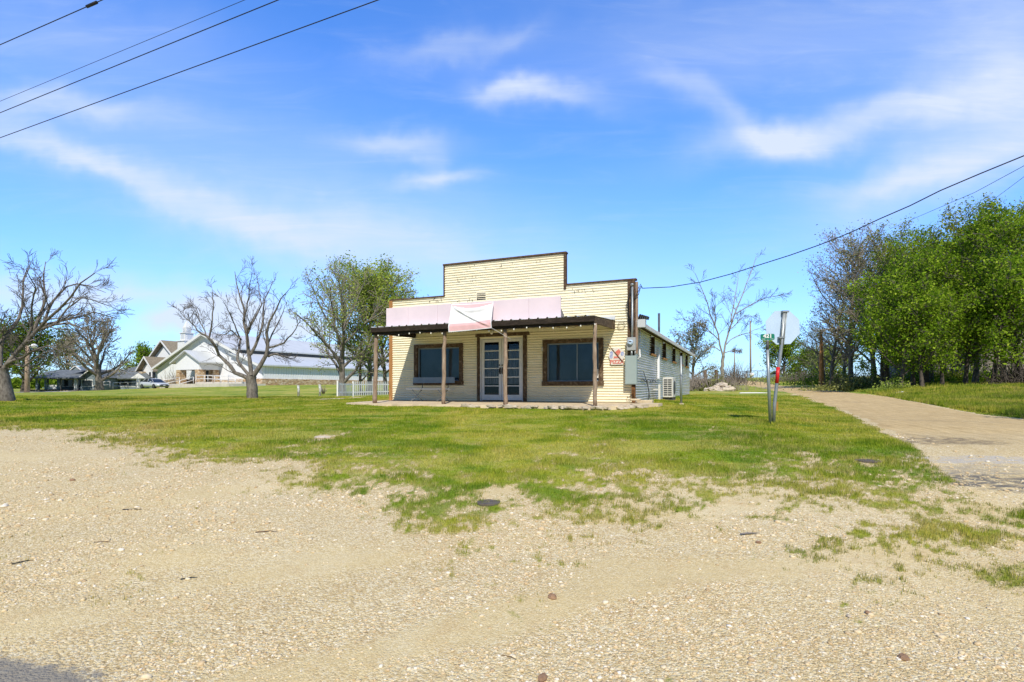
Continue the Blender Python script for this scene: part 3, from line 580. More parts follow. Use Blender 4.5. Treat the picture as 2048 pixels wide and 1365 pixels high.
def corr(mb,a0,a1,z0,z1,base,axis,amp=.0145,lam=LAM,mi=0,seed=0):
    """horizontal corrugations; axis 'x' -> wall in xz plane facing -y ; 'y' -> wall in yz plane facing +x"""
    zs=sorted(set([z0,z1]+[i*lam/6 for i in range(int(z0/(lam/6)),int(z1/(lam/6))+2) if z0<i*lam/6<z1]))
    na=max(2,int(abs(a1-a0)/.45)+1);A=[a0+(a1-a0)*i/(na-1) for i in range(na)];V=[]
    for z in zs:
        for a in A:
            wv=.003*math.sin(a*1.7+math.floor(z/.61)*2.1);sh=.006*(math.floor(z/.61+.001*a)%2)+.010*((z/.61)%1)
            o=amp*math.sin(2*math.pi*(z+wv)/lam)+sh
            V.append((a,base-o,z) if axis=='x' else (base+o,a,z))
    Fs=[(i*na+j,i*na+j+1,(i+1)*na+j+1,(i+1)*na+j) for i in range(len(zs)-1) for j in range(na-1)]
    mb.add(V,Fs,mi,False)
XL=fac(783,800)[0];XA=fac(890,560)[0];XB=fac(1128,560)[0]
ZL0=fac(785,603)[1];ZL1=fac(889,594)[1];ZC0=fac(890,531)[1];ZC1=fac(1128,509)[1];ZR0=fac(1131,572)[1];ZR1=fac(1268,561)[1]
print('facade',XL,XA,XB,'z',ZL0,ZL1,ZC0,ZC1,ZR0,ZR1)
w0=(fac(829,690)[0],fac(926.5,690)[0],fac(829,769.5)[1],fac(829,690.4)[1]);w1=(fac(1086,680)[0],fac(1207,680)[0],fac(1086,771)[1],fac(1086,680.5)[1])
dr=(fac(955,700)[0],fac(1054,700)[0],0,fac(955,675)[1]);print('win',w0,w1,'door',dr)
ZL=(ZL0+ZL1)/2;ZC=(ZC0+ZC1)/2;ZR=(ZR0+ZR1)/2
mb=MB()
def col(x0,x1,top,hole=None):
    if hole:
        if hole[0]>0:corr(mb,x0,x1,0,hole[0],0,'x')
        corr(mb,x0,x1,hole[1],top,0,'x')
    else:corr(mb,x0,x1,0,top,0,'x')
col(XL,w0[0]+.06,ZL);col(w0[0]+.06,w0[1]-.06,ZL,(w0[2]+.06,w0[3]-.06)) if w0[1]<XA else None
segs=sorted([XL,w0[0]+.06,w0[1]-.06,XA,dr[0]+.06,dr[1]-.06,XB,w1[0]+.06,w1[1]-.06,0.0])
mb=MB()
for a,b in zip(segs[:-1],segs[1:]):
    m_=(a+b)/2;top=ZL if m_<XA else ZC if m_<XB else ZR;hole=None
    if w0[0]<m_-0.001<w0[1] and a>=w0[0]+.05 and b<=w0[1]-.05:hole=(w0[2]+.06,w0[3]-.06)
    if a>=w1[0]+.05 and b<=w1[1]-.05:hole=(w1[2]+.06,w1[3]-.06)
    if a>=dr[0]+.05 and b<=dr[1]-.05:hole=(0,dr[3]-.06)
    col(a,b,top,hole)
mb.build('front_wall',M['cream'],store)
# parapet caps and corner trims
def bx(name,args,m,par=store,bev=.006):
    o=MB()
    for a in args:o.box(*a)
    return o.build(name,m,par,bev)
bx('parapet_cap',[(XL-.06,XA-.04,-.05,.14,ZL,ZL+.055)],M['trim']);bx('parapet_cap',[(XA-.07,XB+.10,-.06,.16,ZC,ZC+.06)],M['trim']);bx('parapet_cap',[(XB+.085,.08,-.05,.14,ZR,ZR+.06)],M['trim'])
bx('parapet_post',[(XB+.0,XB+.08,-.045,.12,ZR-.12,ZC)],M['trim']);bx('parapet_post',[(XA-.055,XA,-.04,.12,ZL+.0,ZC)],M['trim'])
bx('corner_board',[(XL-.09,XL+.055,-.05,.10,-.02,ZL)],M['orange'])
bx('corner_board',[(-.20,.03,-.045,.09,1.15,ZR)],M['trim']);bx('corner_board',[(-.06,.045,-.052,.06,0,1.15)],M['rust'])
bx('corner_board',[(.045,.12,.0,.09,1.6,ZR-.05)],M['post'])
bx('parapet_back',[(XL,XA,.05,.12,2.2,ZL-.01),(XA,XB,.05,.12,2.2,ZC-.01),(XB,-.02,.05,.12,2.2,ZR-.01)],M['barn'])
# side, left and back walls
YE,ZE2=sid(1378.7,789.6);ye0,ze0=sid(1281,641,.32);ye1,ze1=sid(1385,710.5,.32);print('side',YE,ZE2,'eave',ye0,ze0,ye1,ze1)
YE=min(max(YE,16),20);ZE=(ze0+ze1)/2
wins=[(1300.3,1307.8,667.5,705),(1324.4,1330.6,682,716),(1344,1349.6,693.8,723),(1359.3,1364,702,729),(1370.6,1374.4,708,731.5)]
ws=[]
for a,b,t,u_ in wins:
    y0=sid(a,t)[0];y1=sid(b,t)[0];zt=min(sid(a,t)[1],ZE-.08);zb=sid(a,u_)[1];ws.append((y0,y1,zb,zt))
print(ws)
zt=ZE+.0;zmin=sum(w_[2] for w_ in ws)/5;ztop=ZE-.06
ws=[(a,b,zmin,ztop) for a,b,_,_ in ws]
mb=MB();ys=sorted([0.06]+[q for w_ in ws for q in w_[:2]]+[YE])
for a,b in zip(ys[:-1],ys[1:]):
    hole=any(abs(a-w_[0])<1e-6 for w_ in ws)
    if hole:corr(mb,a,b,-.35,zmin,0,'y',.026);corr(mb,a,b,ztop,zt,0,'y',.026)
    else:corr(mb,a,b,-.35,zt,0,'y',.026)
mb.build('side_wall',M['galv'],store)
mb=MB();corr(mb,.1,YE,-.35,zt,XL,'y',-.012);mb.build('left_wall',M['galv'],store)
mb=MB();corr(mb,XL,0,-.35,zt,YE,'x',-.012);mb.add([(XL,YE,zt),(0,YE,zt),(XL/2,YE,zt+.95)],[(0,1,2)]);mb.build('back_wall',M['galv'],store)
bx('foundation',[(XL,-.02,.02,YE-.02,-.4,-.002),(-.02,.03,.1,YE,-.5,.03)],M['concrete'])
for a,b,z0,z1 in ws:
    wn_=MB().box(-.16,-.12,a+.03,b-.03,z0,z1).build('window',M['gdark'],store)
    f=MB();f.box(-.12,.03,a-.05,a+.04,z0,z1);f.box(-.12,.03,b-.04,b+.05,z0,z1);f.box(-.118,.028,a+.04,b-.04,(z0+z1)/2-.03,(z0+z1)/2+.03);f.build('window_frame',M['trim'],wn_)
    MB().box(-.1,.09,a-.09,b+.09,z0-.09,z0-.005).build('window_sill',M['orange'],wn_,.01)
# roof
rp=.95;mid=XL/2
for s,x0 in((1,.34),(-1,XL-.34)):
    mb=MB();n_=90;Y0,Y1=.16,YE+.35
    for i in range(n_):
        a=Y0+(Y1-Y0)*i/n_;b=Y0+(Y1-Y0)*(i+1)/n_;c_=b-.05
        for(p,q,h) in((a,c_,0),(c_,b,.022)):
            mb.add([(x0,p,ZE+.02+h),(x0,q,ZE+.02+h),(mid,q,ZE+rp+h),(mid,p,ZE+rp+h)],[(0,1,2,3) if s<0 else (3,2,1,0)])
        mb.add([(x0,c_,ZE+.02),(x0,c_,ZE+.042),(mid,c_,ZE+rp+.022),(mid,c_,ZE+rp)],[(0,1,2,3)])
    mb.build('roof',M['roofm'],store)
MB().box(.30,.345,.2,YE+.35,ZE-.11,ZE+.012).build('eave_fascia',M['offw'],store,.004)
MB().box(.0,.30,.2,YE+.33,ZE-.02,ZE+.005).build('soffit',M['trim'],store)
bx('gutter_end',[(.08,.36,.0,.22,ZE-.10,ZE+.16)],M['roofm']);
g_=MB();
for i in range(5):g_.prism([(.1+i*.07,.02,ZE+.17),(.13+i*.07,.02,ZE+.17),(.2+i*.06,.02,ZE+.34-.02*i),(.17+i*.06,.02,ZE+.33-.02*i)],(0,0,0),(0,.35,0))
g_.build('bent_roof_sheet',M['steeld'],store)
y_f,z_f=sid(1318,627,-1.2);
MB().tube([(-1.2,y_f,ZE+.1),(-1.2,y_f,z_f)],.062,10).build('flue_pipe',M['steeld'],store)
# front windows
def fwin(wd,glx,blind):
    x0,x1,z0,z1=wd
    t=MB();k=.155
    t.box(x0,x0+k,-.06,.05,z0,z1);t.box(x1-k,x1,-.06,.05,z0,z1);t.box(x0+k,x1-k,-.058,.05,z1-k*.9,z1);t.box(x0-.02,x1+.02,-.085,.05,z0-.02,z0+k*.85)
    root=t.build('window',M['trimr'],store,.008)
    f=MB();a,b,c,e=x0+k-.01,x1-k+.01,z0+k*.8,z1-k*.85;q=.045
    f.box(a,a+q,.03,.11,c,e);f.box(b-q,b,.03,.11,c,e);f.box(a+q,b-q,.032,.11,e-q,e);f.box(a+q,b-q,.032,.11,c,c+q)
    if glx:f.box((a*.42+b*.58)-.015,(a*.42+b*.58)+.015,.034,.10,c+q,e-q)
    f.build('window_frame',M['bluegrey'],root)
    MB().box(a+q,b-q,.07,.078,c+q,e-q).build('window_pane',M['glass'],root)
    bl=MB();nz=int((e-c)/.035)
    for i in range(nz):
        z=c+.05+i*.035
        if z<e-.05:bl.add([(a+.06,.165,z),(b-.06,.165,z),(b-.06,.195,z+.028),(a+.06,.195,z+.028)],[(0,1,2,3)])
    bl.box(a,b,.25,.26,c,e);bl.build('blinds',M['blind'],root)
    MB().box(a-.1,a-.02,.052,.25,c,e).build('window_reveal',M['trim'],root);MB().box(b+.02,b+.1,.052,.25,c,e).build('window_reveal',M['trim'],root)
    return root
wl=fwin(w0,True,0);wr=fwin(w1,True,0)
wl['label']='left shop window, darker glass with bench in front';wr['label']='right shop window with blinds and peeling frame'
# little bottle-like sticker at right window corner
# doors
x0,x1,_,z1=dr;k=.10
t=MB();t.box(x0,x0+k,-.06,.06,0,z1);t.box(x1-k*1.4,x1,-.06,.06,0,z1);t.box(x0-.06,x1+.1,-.065,.06,z1,z1+.13);t.build('door_trim',M['trimr'],store,.008)
t=MB();a,b=x0+k,x1-k*1.4;zt_=z1-.03;t.box(a,a+.06,.0,.10,0,zt_);t.box(b-.06,b,.0,.10,0,zt_);t.box(a+.06,b-.06,.002,.10,zt_-.06,zt_);t.build('door_frame',M['whitewood'],store)
mx_=(a+b)/2
for(p,q,hs) in((a+.07,mx_-.006,1),(mx_+.006,b-.07,-1)):
    D_=MB();sw=.10;zb=.03;ztp=zt_-.07;D_.box(p,p+sw,.02,.065,zb,ztp);D_.box(q-sw,q,.02,.065,zb,ztp);D_.box(p+sw,q-sw,.021,.064,zb,zb+.20)
    D_.box(p+sw,q-sw,.021,.064,ztp-.10,ztp);n6=6;hh_=(ztp-.10-zb-.20)/n6
    for i in range(1,n6):D_.box(p+sw,q-sw,.022,.063,zb+.20+hh_*i-.018,zb+.20+hh_*i+.018)
    D_.box(p+sw*.2,p+sw*.3,.01,.02,zb+.3,zb+.31)
    dd=D_.build('door',M['whitewood'],store,.004)
    for i in range(n6):MB().box(p+sw,q-sw,.04,.046,zb+.20+hh_*i+.018,zb+.20+hh_*(i+1)-.018).build('door_pane',M['glass'],dd)
    c_=MB();nn_=30;A=[(p+.03+(q-p-.06)*i/nn_) for i in range(nn_+1)];V=[(x,.12+.018*math.sin(i*1.9),z) for z in(.62,ztp-.35) for i,x in enumerate(A)]
    c_.add(V,[(i,i+1,nn_+2+i,nn_+1+i) for i in range(nn_)]);c_.build('curtain',M['curtain'],dd)
    hx=q-.045 if hs>0 else p+.045
    h=MB();h.box(hx-.025,hx+.025,-.005,.018,.98,1.22);h.tube([(hx,-.01,1.16),(hx,-.06,1.15),(hx,-.06,1.03),(hx,-.01,1.0)],.011,6);h.sph((hx,-.03,1.3),.028);h.build('door_handle',M['black'],dd)
MB().box(XL+.1,-.1,1.2,1.22,0,2.6).box(XL+.1,-.1,.3,1.2,.005,.02).build('interior_back',M['dark'],store)
# vent
vx0,vz0=fac(954,601);vx1,vz1=fac(971.5,586)
v=MB();v.box(vx0-.03,vx1+.03,-.012,.04,vz1+.0,vz1+.03);v.box(vx0-.03,vx1+.03,-.012,.04,vz0-.03,vz0);v.box(vx0-.03,vx0,-.014,.04,vz0,vz1);v.box(vx1,vx1+.03,-.014,.04,vz0,vz1)
for i in range(1,4):z=vz0+(vz1-vz0)*i/4;v.add([(vx0,-.03,z-.02),(vx1,-.03,z-.02),(vx1,.0,z+.015),(vx0,.0,z+.015)],[(0,1,2,3)])
vr=v.build('wall_vent',M['cream'],store);MB().box(vx0,vx1,-.0145,-.0125,vz0,vz1).build('vent_opening',M['dark'],vr)
# porch floor: slab with ragged broken edge
R0=random.Random(3);fr=[]
pts=[(XL-.25,.02)]+[(XL-.25+.03*R0.uniform(-1,1),-.9),(XL-.2,-1.9),(XL-.05,-2.6)]
x=XL+.3
while x<-.7:pts.append((x,-2.78+R0.uniform(-.05,.05)));x+=.28
pts+=[(-.45,-2.62),(-.2,-2.3),(.1,-2.05),(.25,-1.6),(.5,-1.3),(.62,-.8),(.85,-.5),(.9,.05)]
sl=MB();n_=len(pts);V=[(p[0],p[1],-.012+.016*p[1]) for p in pts]+[(p[0]*1.0,p[1]*1.01,-.24) for p in pts]
sl.add(V,[list(range(n_))]+[(i,n_+i,n_+(i+1)%n_,(i+1)%n_) for i in range(n_)]);sl.build('porch_floor',M['concrete'],store)
st_=MB()
for i in range(46):
    t_=R0.random();x=-4.8+5.6*t_;y=-2.85+R0.uniform(-.12,.1)+(max(0,x+.7)*1.1);st_.sph((x,y,-.10+R0.uniform(-.03,.03)),R0.uniform(.05,.13),6,(1.4,1,.55),0,.25)
s_o=st_.build('broken_edge',M['rock'],store);s_o['kind']='stuff'
# porch roof
PX0,PX1=-8.5,fac(1231,640)[0];ZW=2.72;ZF=fac(1190,632,2.65)[1]-.0;print('porch',PX1,ZF,fac(745,655,2.65))
pr=MB();n_=27
def rz(y):return ZW+(ZF-ZW)*(-y/2.68)
for i in range(n_):
    a=PX0+(PX1-PX0)*i/n_;b=PX0+(PX1-PX0)*(i+1)/n_;
    prof=[(a,0),(a+.02,.035),(a+.055,.035),(a+.075,0),(b,0)]
    V=[(x,y,rz(y)+h) for y in(.0,-2.74) for x,h in prof];pr.add(V,[(j,j+1,6+j,5+j)[::-1] for j in range(4)])
    V=[(x,y,rz(y)+h-.006) for y in(.0,-2.74) for x,h in prof];pr.add(V,[(j,j+1,6+j,5+j) for j in range(4)])
prf=pr.build('porch_roof',M['roofm'],store)
f=MB();f.box(PX0+.02,PX1-.02,-2.66,-2.60,ZF-.25,ZF-.02);f.box(PX0+.02,PX1-.02,-2.73,-2.665,ZF-.17,ZF-.022);f.build('fascia_board',M['fascia'],prf,.006)
def sb(x,name,m):
    f=MB();f.prism([(x,-2.60,ZF-.20),(x,-.02,rz(0)-.30),(x,-.02,rz(0)-.02),(x,-2.60,ZF-.02)],(0,0,0),(.05,0,0));return f.build(name,m,prf)
sb(PX1-.06,'end_rafter',M['trimr']);sb(PX0+.02,'end_rafter',M['fascia'])
for i in range(1,12):
    x=PX0+(PX1-PX0)*i/12;f=MB();f.prism([(x,-2.59,ZF-.13),(x,-.02,rz(0)-.13),(x,-.02,rz(0)-.02),(x,-2.59,ZF-.02)],(0,0,0),(.04,0,0));f.build('rafter',M['orange'],prf)
MB().box(PX0+.1,PX1-.08,-.06,-.022,ZW-.26,ZW-.14).build('ledger_board',M['cream'],prf)
# flashing
bx('flashing',[(fac(1140,632)[0],-.45+.45+PX1,-.03,-.015,ZW+.03,ZW+.14)],M['roofm'])
for(pb,pt,w_) in((749.5,753,9),(887,889,9.5),(1011,1010.5,9.5),(1190,1189.5,8.5)):
    a,_=fac(pb,810,2.5);b,_=fac(pt,660,2.5);p=[];r=[];rr=.92*w_/2/F*16.4 if pb>800 else w_/2/F*17.6
    for i in range(13):
        t_=i/12;p.append((a+(b-a)*t_+R0.uniform(-.012,.012),-2.5+R0.uniform(-.012,.012),-.06+(ZF-.20+.06)*t_));r.append(rr*R0.uniform(.9,1.1)*(1.05-.1*t_))
    po=MB().tube(p,r,9);po.build('porch_post',M['post'],store)
# electrical gear on the right corner
def ebox(p0,p1,w,dp,name,m,bev=.012):
    a,zt1=fac(p0[0],p0[1],w);b,zb1=fac(p1[0],p1[1],w);return MB().box(a,b,-w,-w+dp,zb1,zt1).build(name,m,store,bev),(a,b,zb1,zt1)
mo,q=ebox((1253,675.5),(1271,701),.24,.14,'meter_box',M['meter']);cx_=(q[0]+q[1])/2-.01;cz=(q[2]+q[3])/2+.05
MB().tube([(cx_,-.24,cz),(cx_,-.31,cz)],.085,16).tube([(cx_,-.31,cz),(cx_,-.335,cz)],[.078,.06],16).build('meter_dial',M['alum'],mo);MB().box(cx_-.045,cx_+.045,-.338,-.336,cz+.0,cz+.03).build('meter_display',M['dark'],mo)
bo,q2=ebox((1249.8,712),(1273,769.5),.26,.18,'breaker_box',M['greybox']);MB().box(q2[0]+.03,q2[1]-.03,-.266,-.261,q2[2]+.03,q2[3]-.05).build('box_door',M['greybox'],bo)
MB().tube([(cx_+.02,-.18,q[2]),(cx_+.02,-.18,q2[3])],.035,8).tube([(cx_+.13,-.18,q[2]),(cx_+.13,-.18,q2[3])],.02,8).build('conduit_nipple',M['steel'],store)
zt3=fac(1262,572,.12)[1];MB().tube([(cx_+.03,-.16,q[3]-.01),(cx_+.03,-.13,q[3]+.4),(cx_+.03,-.12,zt3)],.034,10).sph((cx_+.03,-.14,zt3+.03),.06,8,(1,1.2,.8)).build('service_mast',M['steel'],store)
wz=MB();zb=q2[2]
for i in range(5):wz.tube([(q2[1]-.05-i*.03,-.16,zb),(q2[1]-.08-i*.02,-.14-.02*i,zb-.2-.03*i),(q2[1]-.12-i*.05,-.10,zb-.38-.015*i),(q2[1]-.02-i*.08,-.07,zb-.46+.02*i)],.011,5)
wz.build('hanging_cable',M['rust'],store)
# cables over the side near the corner
wz=MB()
for i in range(4):
    wz.tube([(cx_-.02+.03*i,-.13,zt3),(cx_-.10-.03*i,-.08,zt3-.35-.1*i),(cx_-.09,-.07,zt3-.9-.12*i),(cx_+.0,-.08,zt3-1.3-.1*i)],.008,5)
wz.tube([(-.02,-.03,ZW-.25),(.0,-.05,1.6),(.01,-.03,.5)],.01,5)
cq=fac(1241,652,.05);lp=[(cq[0]+.13*math.cos(a)+(.04 if i%3 else 0),-.05,cq[1]-.0+.11*math.sin(a)) for i,a in enumerate([.3+j*.62 for j in range(11)])];wz.tube(lp,.008,5)
wz.tube([fx for fx in [(cq[0]+.1,-.04,cq[1]+.1),(-.3,-.04,cq[1]+.14),(-.05,-.05,cq[1]+.05)]],.007,5);wz.build('wall_cable',M['black'],store)
pz=sid(1278,655,.05);MB().tube([(.07,pz[0]+.0,pz[1]),(.07,pz[0],pz[1]-.75),(.07,pz[0]+.05,pz[1]-1.0),(.03,pz[0]-.03,pz[1]-1.05)],.028,8).build('plastic_conduit',M['whitewood'],store)
wz=MB();yy=np.linspace(1.0,4.2,14);wz.tube([(.06+.02*math.sin(i*2.1),y,.75+.05*math.sin(i*1.3)) for i,y in enumerate(yy)],.014,5);wz.tube([(.08,1.3,1.05),(.1,2.0,.6),(.13,2.4,.05),(.13,2.7,-.1)],.013,5);wz.tube([(.06,2.2,.75),(.12,2.25,.3),(.1,2.1,0)],.018,5);wz.build('cable_run',M['steeld'],store)
# small things by the window frames
a,z=fac(1086.5,699);MB().box(a-.05,a+.01,-.09,-.05,z-.06,z+.06).build('door_bell',M['offw'],store,.01)
a,z=fac(1195,748);MB().box(a-.05,a+.05,-.028,-.02,z-.14,z+.16).build('window_sticker',M['signw'],store)
a,z=fac(985,666);MB().sph((a,-.06,z),.07).build('porch_light',M['bulb'],store)
# nail heads
nl=MB()
for(pa,pb,s0) in(((905,540),(1110,520),.16),((905,562),(960,556),.1),((1145,580),(1190,585),.1),((850,602),(885,600),.05),((900,606),(960,600),.05)):
    for i in range(11):
        t_=R0.random();x,z=fac(pa[0]+(pb[0]-pa[0])*t_,pa[1]+(pb[1]-pa[1])*t_+R0.uniform(-5,5));nl.box(x-.007,x+.007,-.03,-.016,z-.025,z+.01)
o=nl.build('nail',M['steeld'],store);o['kind']='stuff'

# ------------------------------------------------------------------ things on and by the store
def lroot(name,x,y,z,label,cat,group=None,rz=0):
    return empty(name,Wl(x,y,z),-ST+rz,label,cat,group)
# sign board
sx0=fac(773,640,2.4)[0];sx1=fac(1122,600,2.4)[0];sz1=(fac(773,617.5,2.4)[1]+fac(1122,592.5,2.4)[1])/2;sz0=ZF+.03
r=lroot('sign_board',(sx0+sx1)/2,-2.4,sz0,'long blank faded pink sign board standing on the porch roof','sign');hw=(sx1-sx0)/2;hs=sz1-sz0
seam=[-hw,-hw+.9,-.35*hw,.05*hw,hw-1.03,hw]
for a,b in zip(seam[:-1],seam[1:]):MB().box(a+.003,b-.003,-.02,.02,0,hs).build('panel',M['pinkw'],r,.003)
f=MB();f.box(-hw,hw,.022,.06,.05,.10);f.box(-hw,hw,.022,.06,hs-.1,hs-.05)
for i in range(6):x=-hw+.1+i*(2*hw-.25)/5;f.prism([(x,.06,0),(x,.7,.08),(x,.7,.12),(x,.06,hs*.8)],(0,0,0),(.04,0,0))
f.build('frame',M['barn'],r)
# banner
TLb,TRb,BLb,BRb=[fac(px,py,2.84) for px,py in((893.5,606),(979,600.5),(897,665),(983.5,656.5))]
r=lroot('banner',(TLb[0]+TRb[0])/2,-2.84,BLb[1],'sagging faded cloth banner with pink top and bottom bands hung over the sign board','banner')
nx_,nz_=48,36;V=[];mi=[];ox=(TLb[0]+TRb[0])/2;oz=BLb[1]
for j in range(nz_+1):
    for i in range(nx_+1):
        s=i/nx_;t_=j/nz_;top=(TLb[0]+(TRb[0]-TLb[0])*s,TLb[1]+(TRb[1]-TLb[1])*s-.07*math.sin(math.pi*s)*0);bot=(BLb[0]+(BRb[0]-BLb[0])*s,BLb[1]+(BRb[1]-BLb[1])*s)
        x=top[0]*(1-t_)+bot[0]*t_;z=top[1]*(1-t_)+bot[1]*t_-.02*math.sin(math.pi*s)*(1-t_)
        dg=t_-(s**.85)*.95;cr=-.045*math.exp(-(dg/.035)**2)+.02*math.exp(-((dg-.08)/.05)**2);sag=-.05*math.exp(-((t_-.16-.1*math.sin(math.pi*s))/.07)**2)*math.sin(math.pi*s)
        y=.26*(1-t_)**1.0*0+.05*math.sin(s*3.1)+cr*math.sin(math.pi*min(1,s*1.05))**.5 if 0<s<1 else 0
        y=(y if isinstance(y,float) else 0)+sag+.012*math.sin(s*31)*(1-t_)*t_*2+(.30*max(0,1-t_*1.25) if True else 0)
        V.append((x-ox,y,z-oz))
Fs=[];
for j in range(nz_):
    for i in range(nx_):
        Fs.append((j*(nx_+1)+i,(j+1)*(nx_+1)+i,(j+1)*(nx_+1)+i+1,j*(nx_+1)+i+1));s=(i+.5)/nx_;t_=(j+.5)/nz_
        edge=i==0 or i==nx_-1 or j==0 or j==nz_-1;pink=(t_>.73-.03*s or t_<.04+.13*math.sin(math.pi*s)**.8) and not edge;mi.append(1 if pink else 0)
npmesh('cloth',V,Fs,[M['cloth'],M['pink']],r,True,mi)
f_=MB().tube([(BRb[0]-ox,-.0,BRb[1]-oz),*(lambda q:[(q[0]-ox,.18,q[1]-oz)])(fac(1023,679,2.6))],.004,5);f_.build('rope',M['whitewood'],r)
# pizza sign
a,z=fac(1234,712);r=lroot('wall_sign',a,-.05,z,'chipped white tin sign with red PIZZA lettering on the cream wall by the breaker box','sign')
d_=MB();n_=28
V=[(.27*math.cos(2*math.pi*i/n_)*(1+.04*math.sin(i*2.7)),-.012,.02+.25*math.sin(2*math.pi*i/n_)*(1+.05*math.sin(i*1.9))) for i in range(n_)]
d_.prism(V,(0,0,0),(0,.02,0));d_.box(-.19,.21,-.016,-.013,-.30,-.12);d_.build('plate',M['signw'],r)
def text(s,size,name,m,parent,loc,rot=(math.pi/2,0,0),ext=.002,off=.0,sx=1):
    cu=bpy.data.curves.new('t','FONT');cu.body=s;cu.size=size;cu.align_x='CENTER';cu.align_y='CENTER';cu.extrude=ext;cu.offset=off
    o=bpy.data.objects.new('t',cu);C.objects.link(o);dg=bpy.context.evaluated_depsgraph_get();me=bpy.data.meshes.new_from_object(o.evaluated_get(dg));bpy.data.objects.remove(o)
    me.materials.clear();me.materials.append(m);k=bpy.data.objects.new(name,me);C.objects.link(k);k.parent=parent;k.location=loc;k.rotation_euler=rot;k.scale=(sx,1,1);return k
text('PIZZA',.17,'lettering',M['pinktxt'],r,(.01,-.019,-.21),off=.006)
for cx1,cz1 in((-.17,.08),(.19,.06),(-.18,-.03)):MB().prism([(cx1+.05*math.cos(i*.785)*(1+.3*(i%2)),-.016,cz1+.07*math.sin(i*.785)) for i in range(8)],(0,0,0),(0,.003,0)).build('emblem',M['bluetxt'],r)
rd=MB();rd.prism([(-.02,-.017,.02),(.06,-.017,.0),(.14,-.017,.12),(.08,-.017,.22),(-.04,-.017,.13)],(0,0,0),(0,.003,0));rd.prism([(-.1,-.018,-.09),(.1,-.018,-.08),(.06,-.018,-.03),(-.08,-.018,-.02)],(0,0,0),(0,.003,0));rd.build('emblem',M['pinktxt'],r)
p0=fac(1216,689,.06);p1=fac(1246,724,.06);o=MB().tube([(0,0,0),(p1[0]-p0[0],-.02,p1[1]-p0[1])],.012,6).build('rod',M['rust']);o.location=Wl(p0[0],-.07,p0[1]);o.rotation_euler=(0,0,-ST);setp(o,'thin rusty rod slanting across the round pizza sign','rod')
# string lights
r=lroot('string_lights',0,-2.74,0,'string of small white bulbs hung under the porch roof edge','string lights')
wr_=MB();xs=[PX0+.35+i*.42 for i in range(19)];P=[]
for i,x in enumerate(xs):
    P.append((x,0.01,ZF-.25-.03*math.sin(i*1.3)));
    if i<18:P.append((x+.21,.01,ZF-.285-.03*math.sin(i*1.3)))
wr_.tube(P,.005,4);wr_.build('wire',M['black'],r)
for i,x in enumerate(xs):MB().sph((x,.0,ZF-.29-.03*math.sin(i*1.3)),.022,6,(1,1,1.5)).build('bulb',M['bulb'],r)
# bench
bxl=fac(813,780,.75)[0];bxr=fac(902,780,.75)[0];r=lroot('bench',(bxl+bxr)/2,-.65,-.02,'long bench with blue grey back board and crossed metal legs under the left shop window','bench');hw=(bxr-bxl)/2
MB().box(-hw,hw,-.16,.0,.44,.475).box(-hw,hw,.02,.16,.44,.475).build('seat',M['whitewood'],r,.006)
MB().box(-hw+.02,hw-.08,.30,.33,.68,.90).build('backrest',M['bluegrey'],r,.008)
for s in(-1,1):
    x=s*(hw-.4);l=MB();l.tube([(x-.22*s*0-.18,-.15,0),(x,0.,.22),(x+.16,.1,.44)],.017,6);l.tube([(x+.2,.12,0),(x,0,.22),(x-.14,-.12,.44)],.017,6);l.build('leg',M['steel'],r)
    MB().tube([(x+.05,.14,.42),(x+.05,.29,.5),(x+.05,.335,.85)],.014,6).build('back_bracket',M['steeld'],r)
# heat pump
y0,_=sid(1316,790,.55);r=lroot('air_conditioner',.55,3.9,gz(*Wl(.55,3.9,0)[:2])-ZS,'boxy off white outdoor air conditioner unit beside the grey side wall','air conditioner')
yb=0;acw=.20;
MB().box(-.18,.20,0,.85,.12,.90).build('body',M['offw'],r,.012)
gq=MB()
for i in range(8):
    for j in range(2):gq.box(-.14+j*.16,-.0+j*.16,-.006,-.002,.19+i*.083,.245+i*.083)
gq.build('grille',M['steeld'],r);MB().tube([(.20,.5,.5),(.215,.5,.5)],.27,20).build('fan_guard',M['steeld'],r)
MB().box(-.2,.22,.08,.16,0,.118).box(-.2,.22,.68,.76,0,.118).build('stand',M['steeld'],r)
MB().box(-.30,-.22,-.35,-.28,.0,.62).box(-.5,-.30,-.34,-.29,.4,.44).build('valve_cover',M['offw'],r,.006)
ya,za=sid(1316.5,700,.05);MB().box(.02,.11,ya-.09,ya+.09,.85,za).prism([(.02,ya-.09,za),(.11,ya-.09,za),(.02,ya,za+.1)],(0,0,0),(0,.18,0)).build('line_set_cover',M['whitewood'],store,.01)
# concrete blocks at the corner
for(px,w_,l_,lab) in((1310,.5,.35,'short pale concrete block lying at the foot of the grey side wall'),(1268,.3,.3,'small pale slab end at the foot of the breaker box')):
    p=Wl(.3 if px>1300 else .12,.35 if px>1300 else -.35,0);o=MB().box(-w_/2,w_/2,-l_/2,l_/2,0,.14 if px>1300 else .06).build('concrete_block',M['concrete'],None,.015);o.location=(p.x,p.y,gz(p.x,p.y)+(-.0 if px>1300 else .16));o.rotation_euler=(0,0,-ST);setp(o,lab,'block')
# pipe post by the side
X,Y,Z=rayg(1362.5,808.5);Z=gz(X,Y);r=empty('pipe_post',(X,Y,Z),0,'plain grey steel pipe post in the grass beside the store','post')
MB().tube([(0,0,-.1),(-.01,0,(808.5-712)/F*Y)],.04,12).build('pipe',M['steel'],r);MB().tube([(0,0,-.02),(0,0,.03)],.09,9).build('footing',M['concrete'],r)
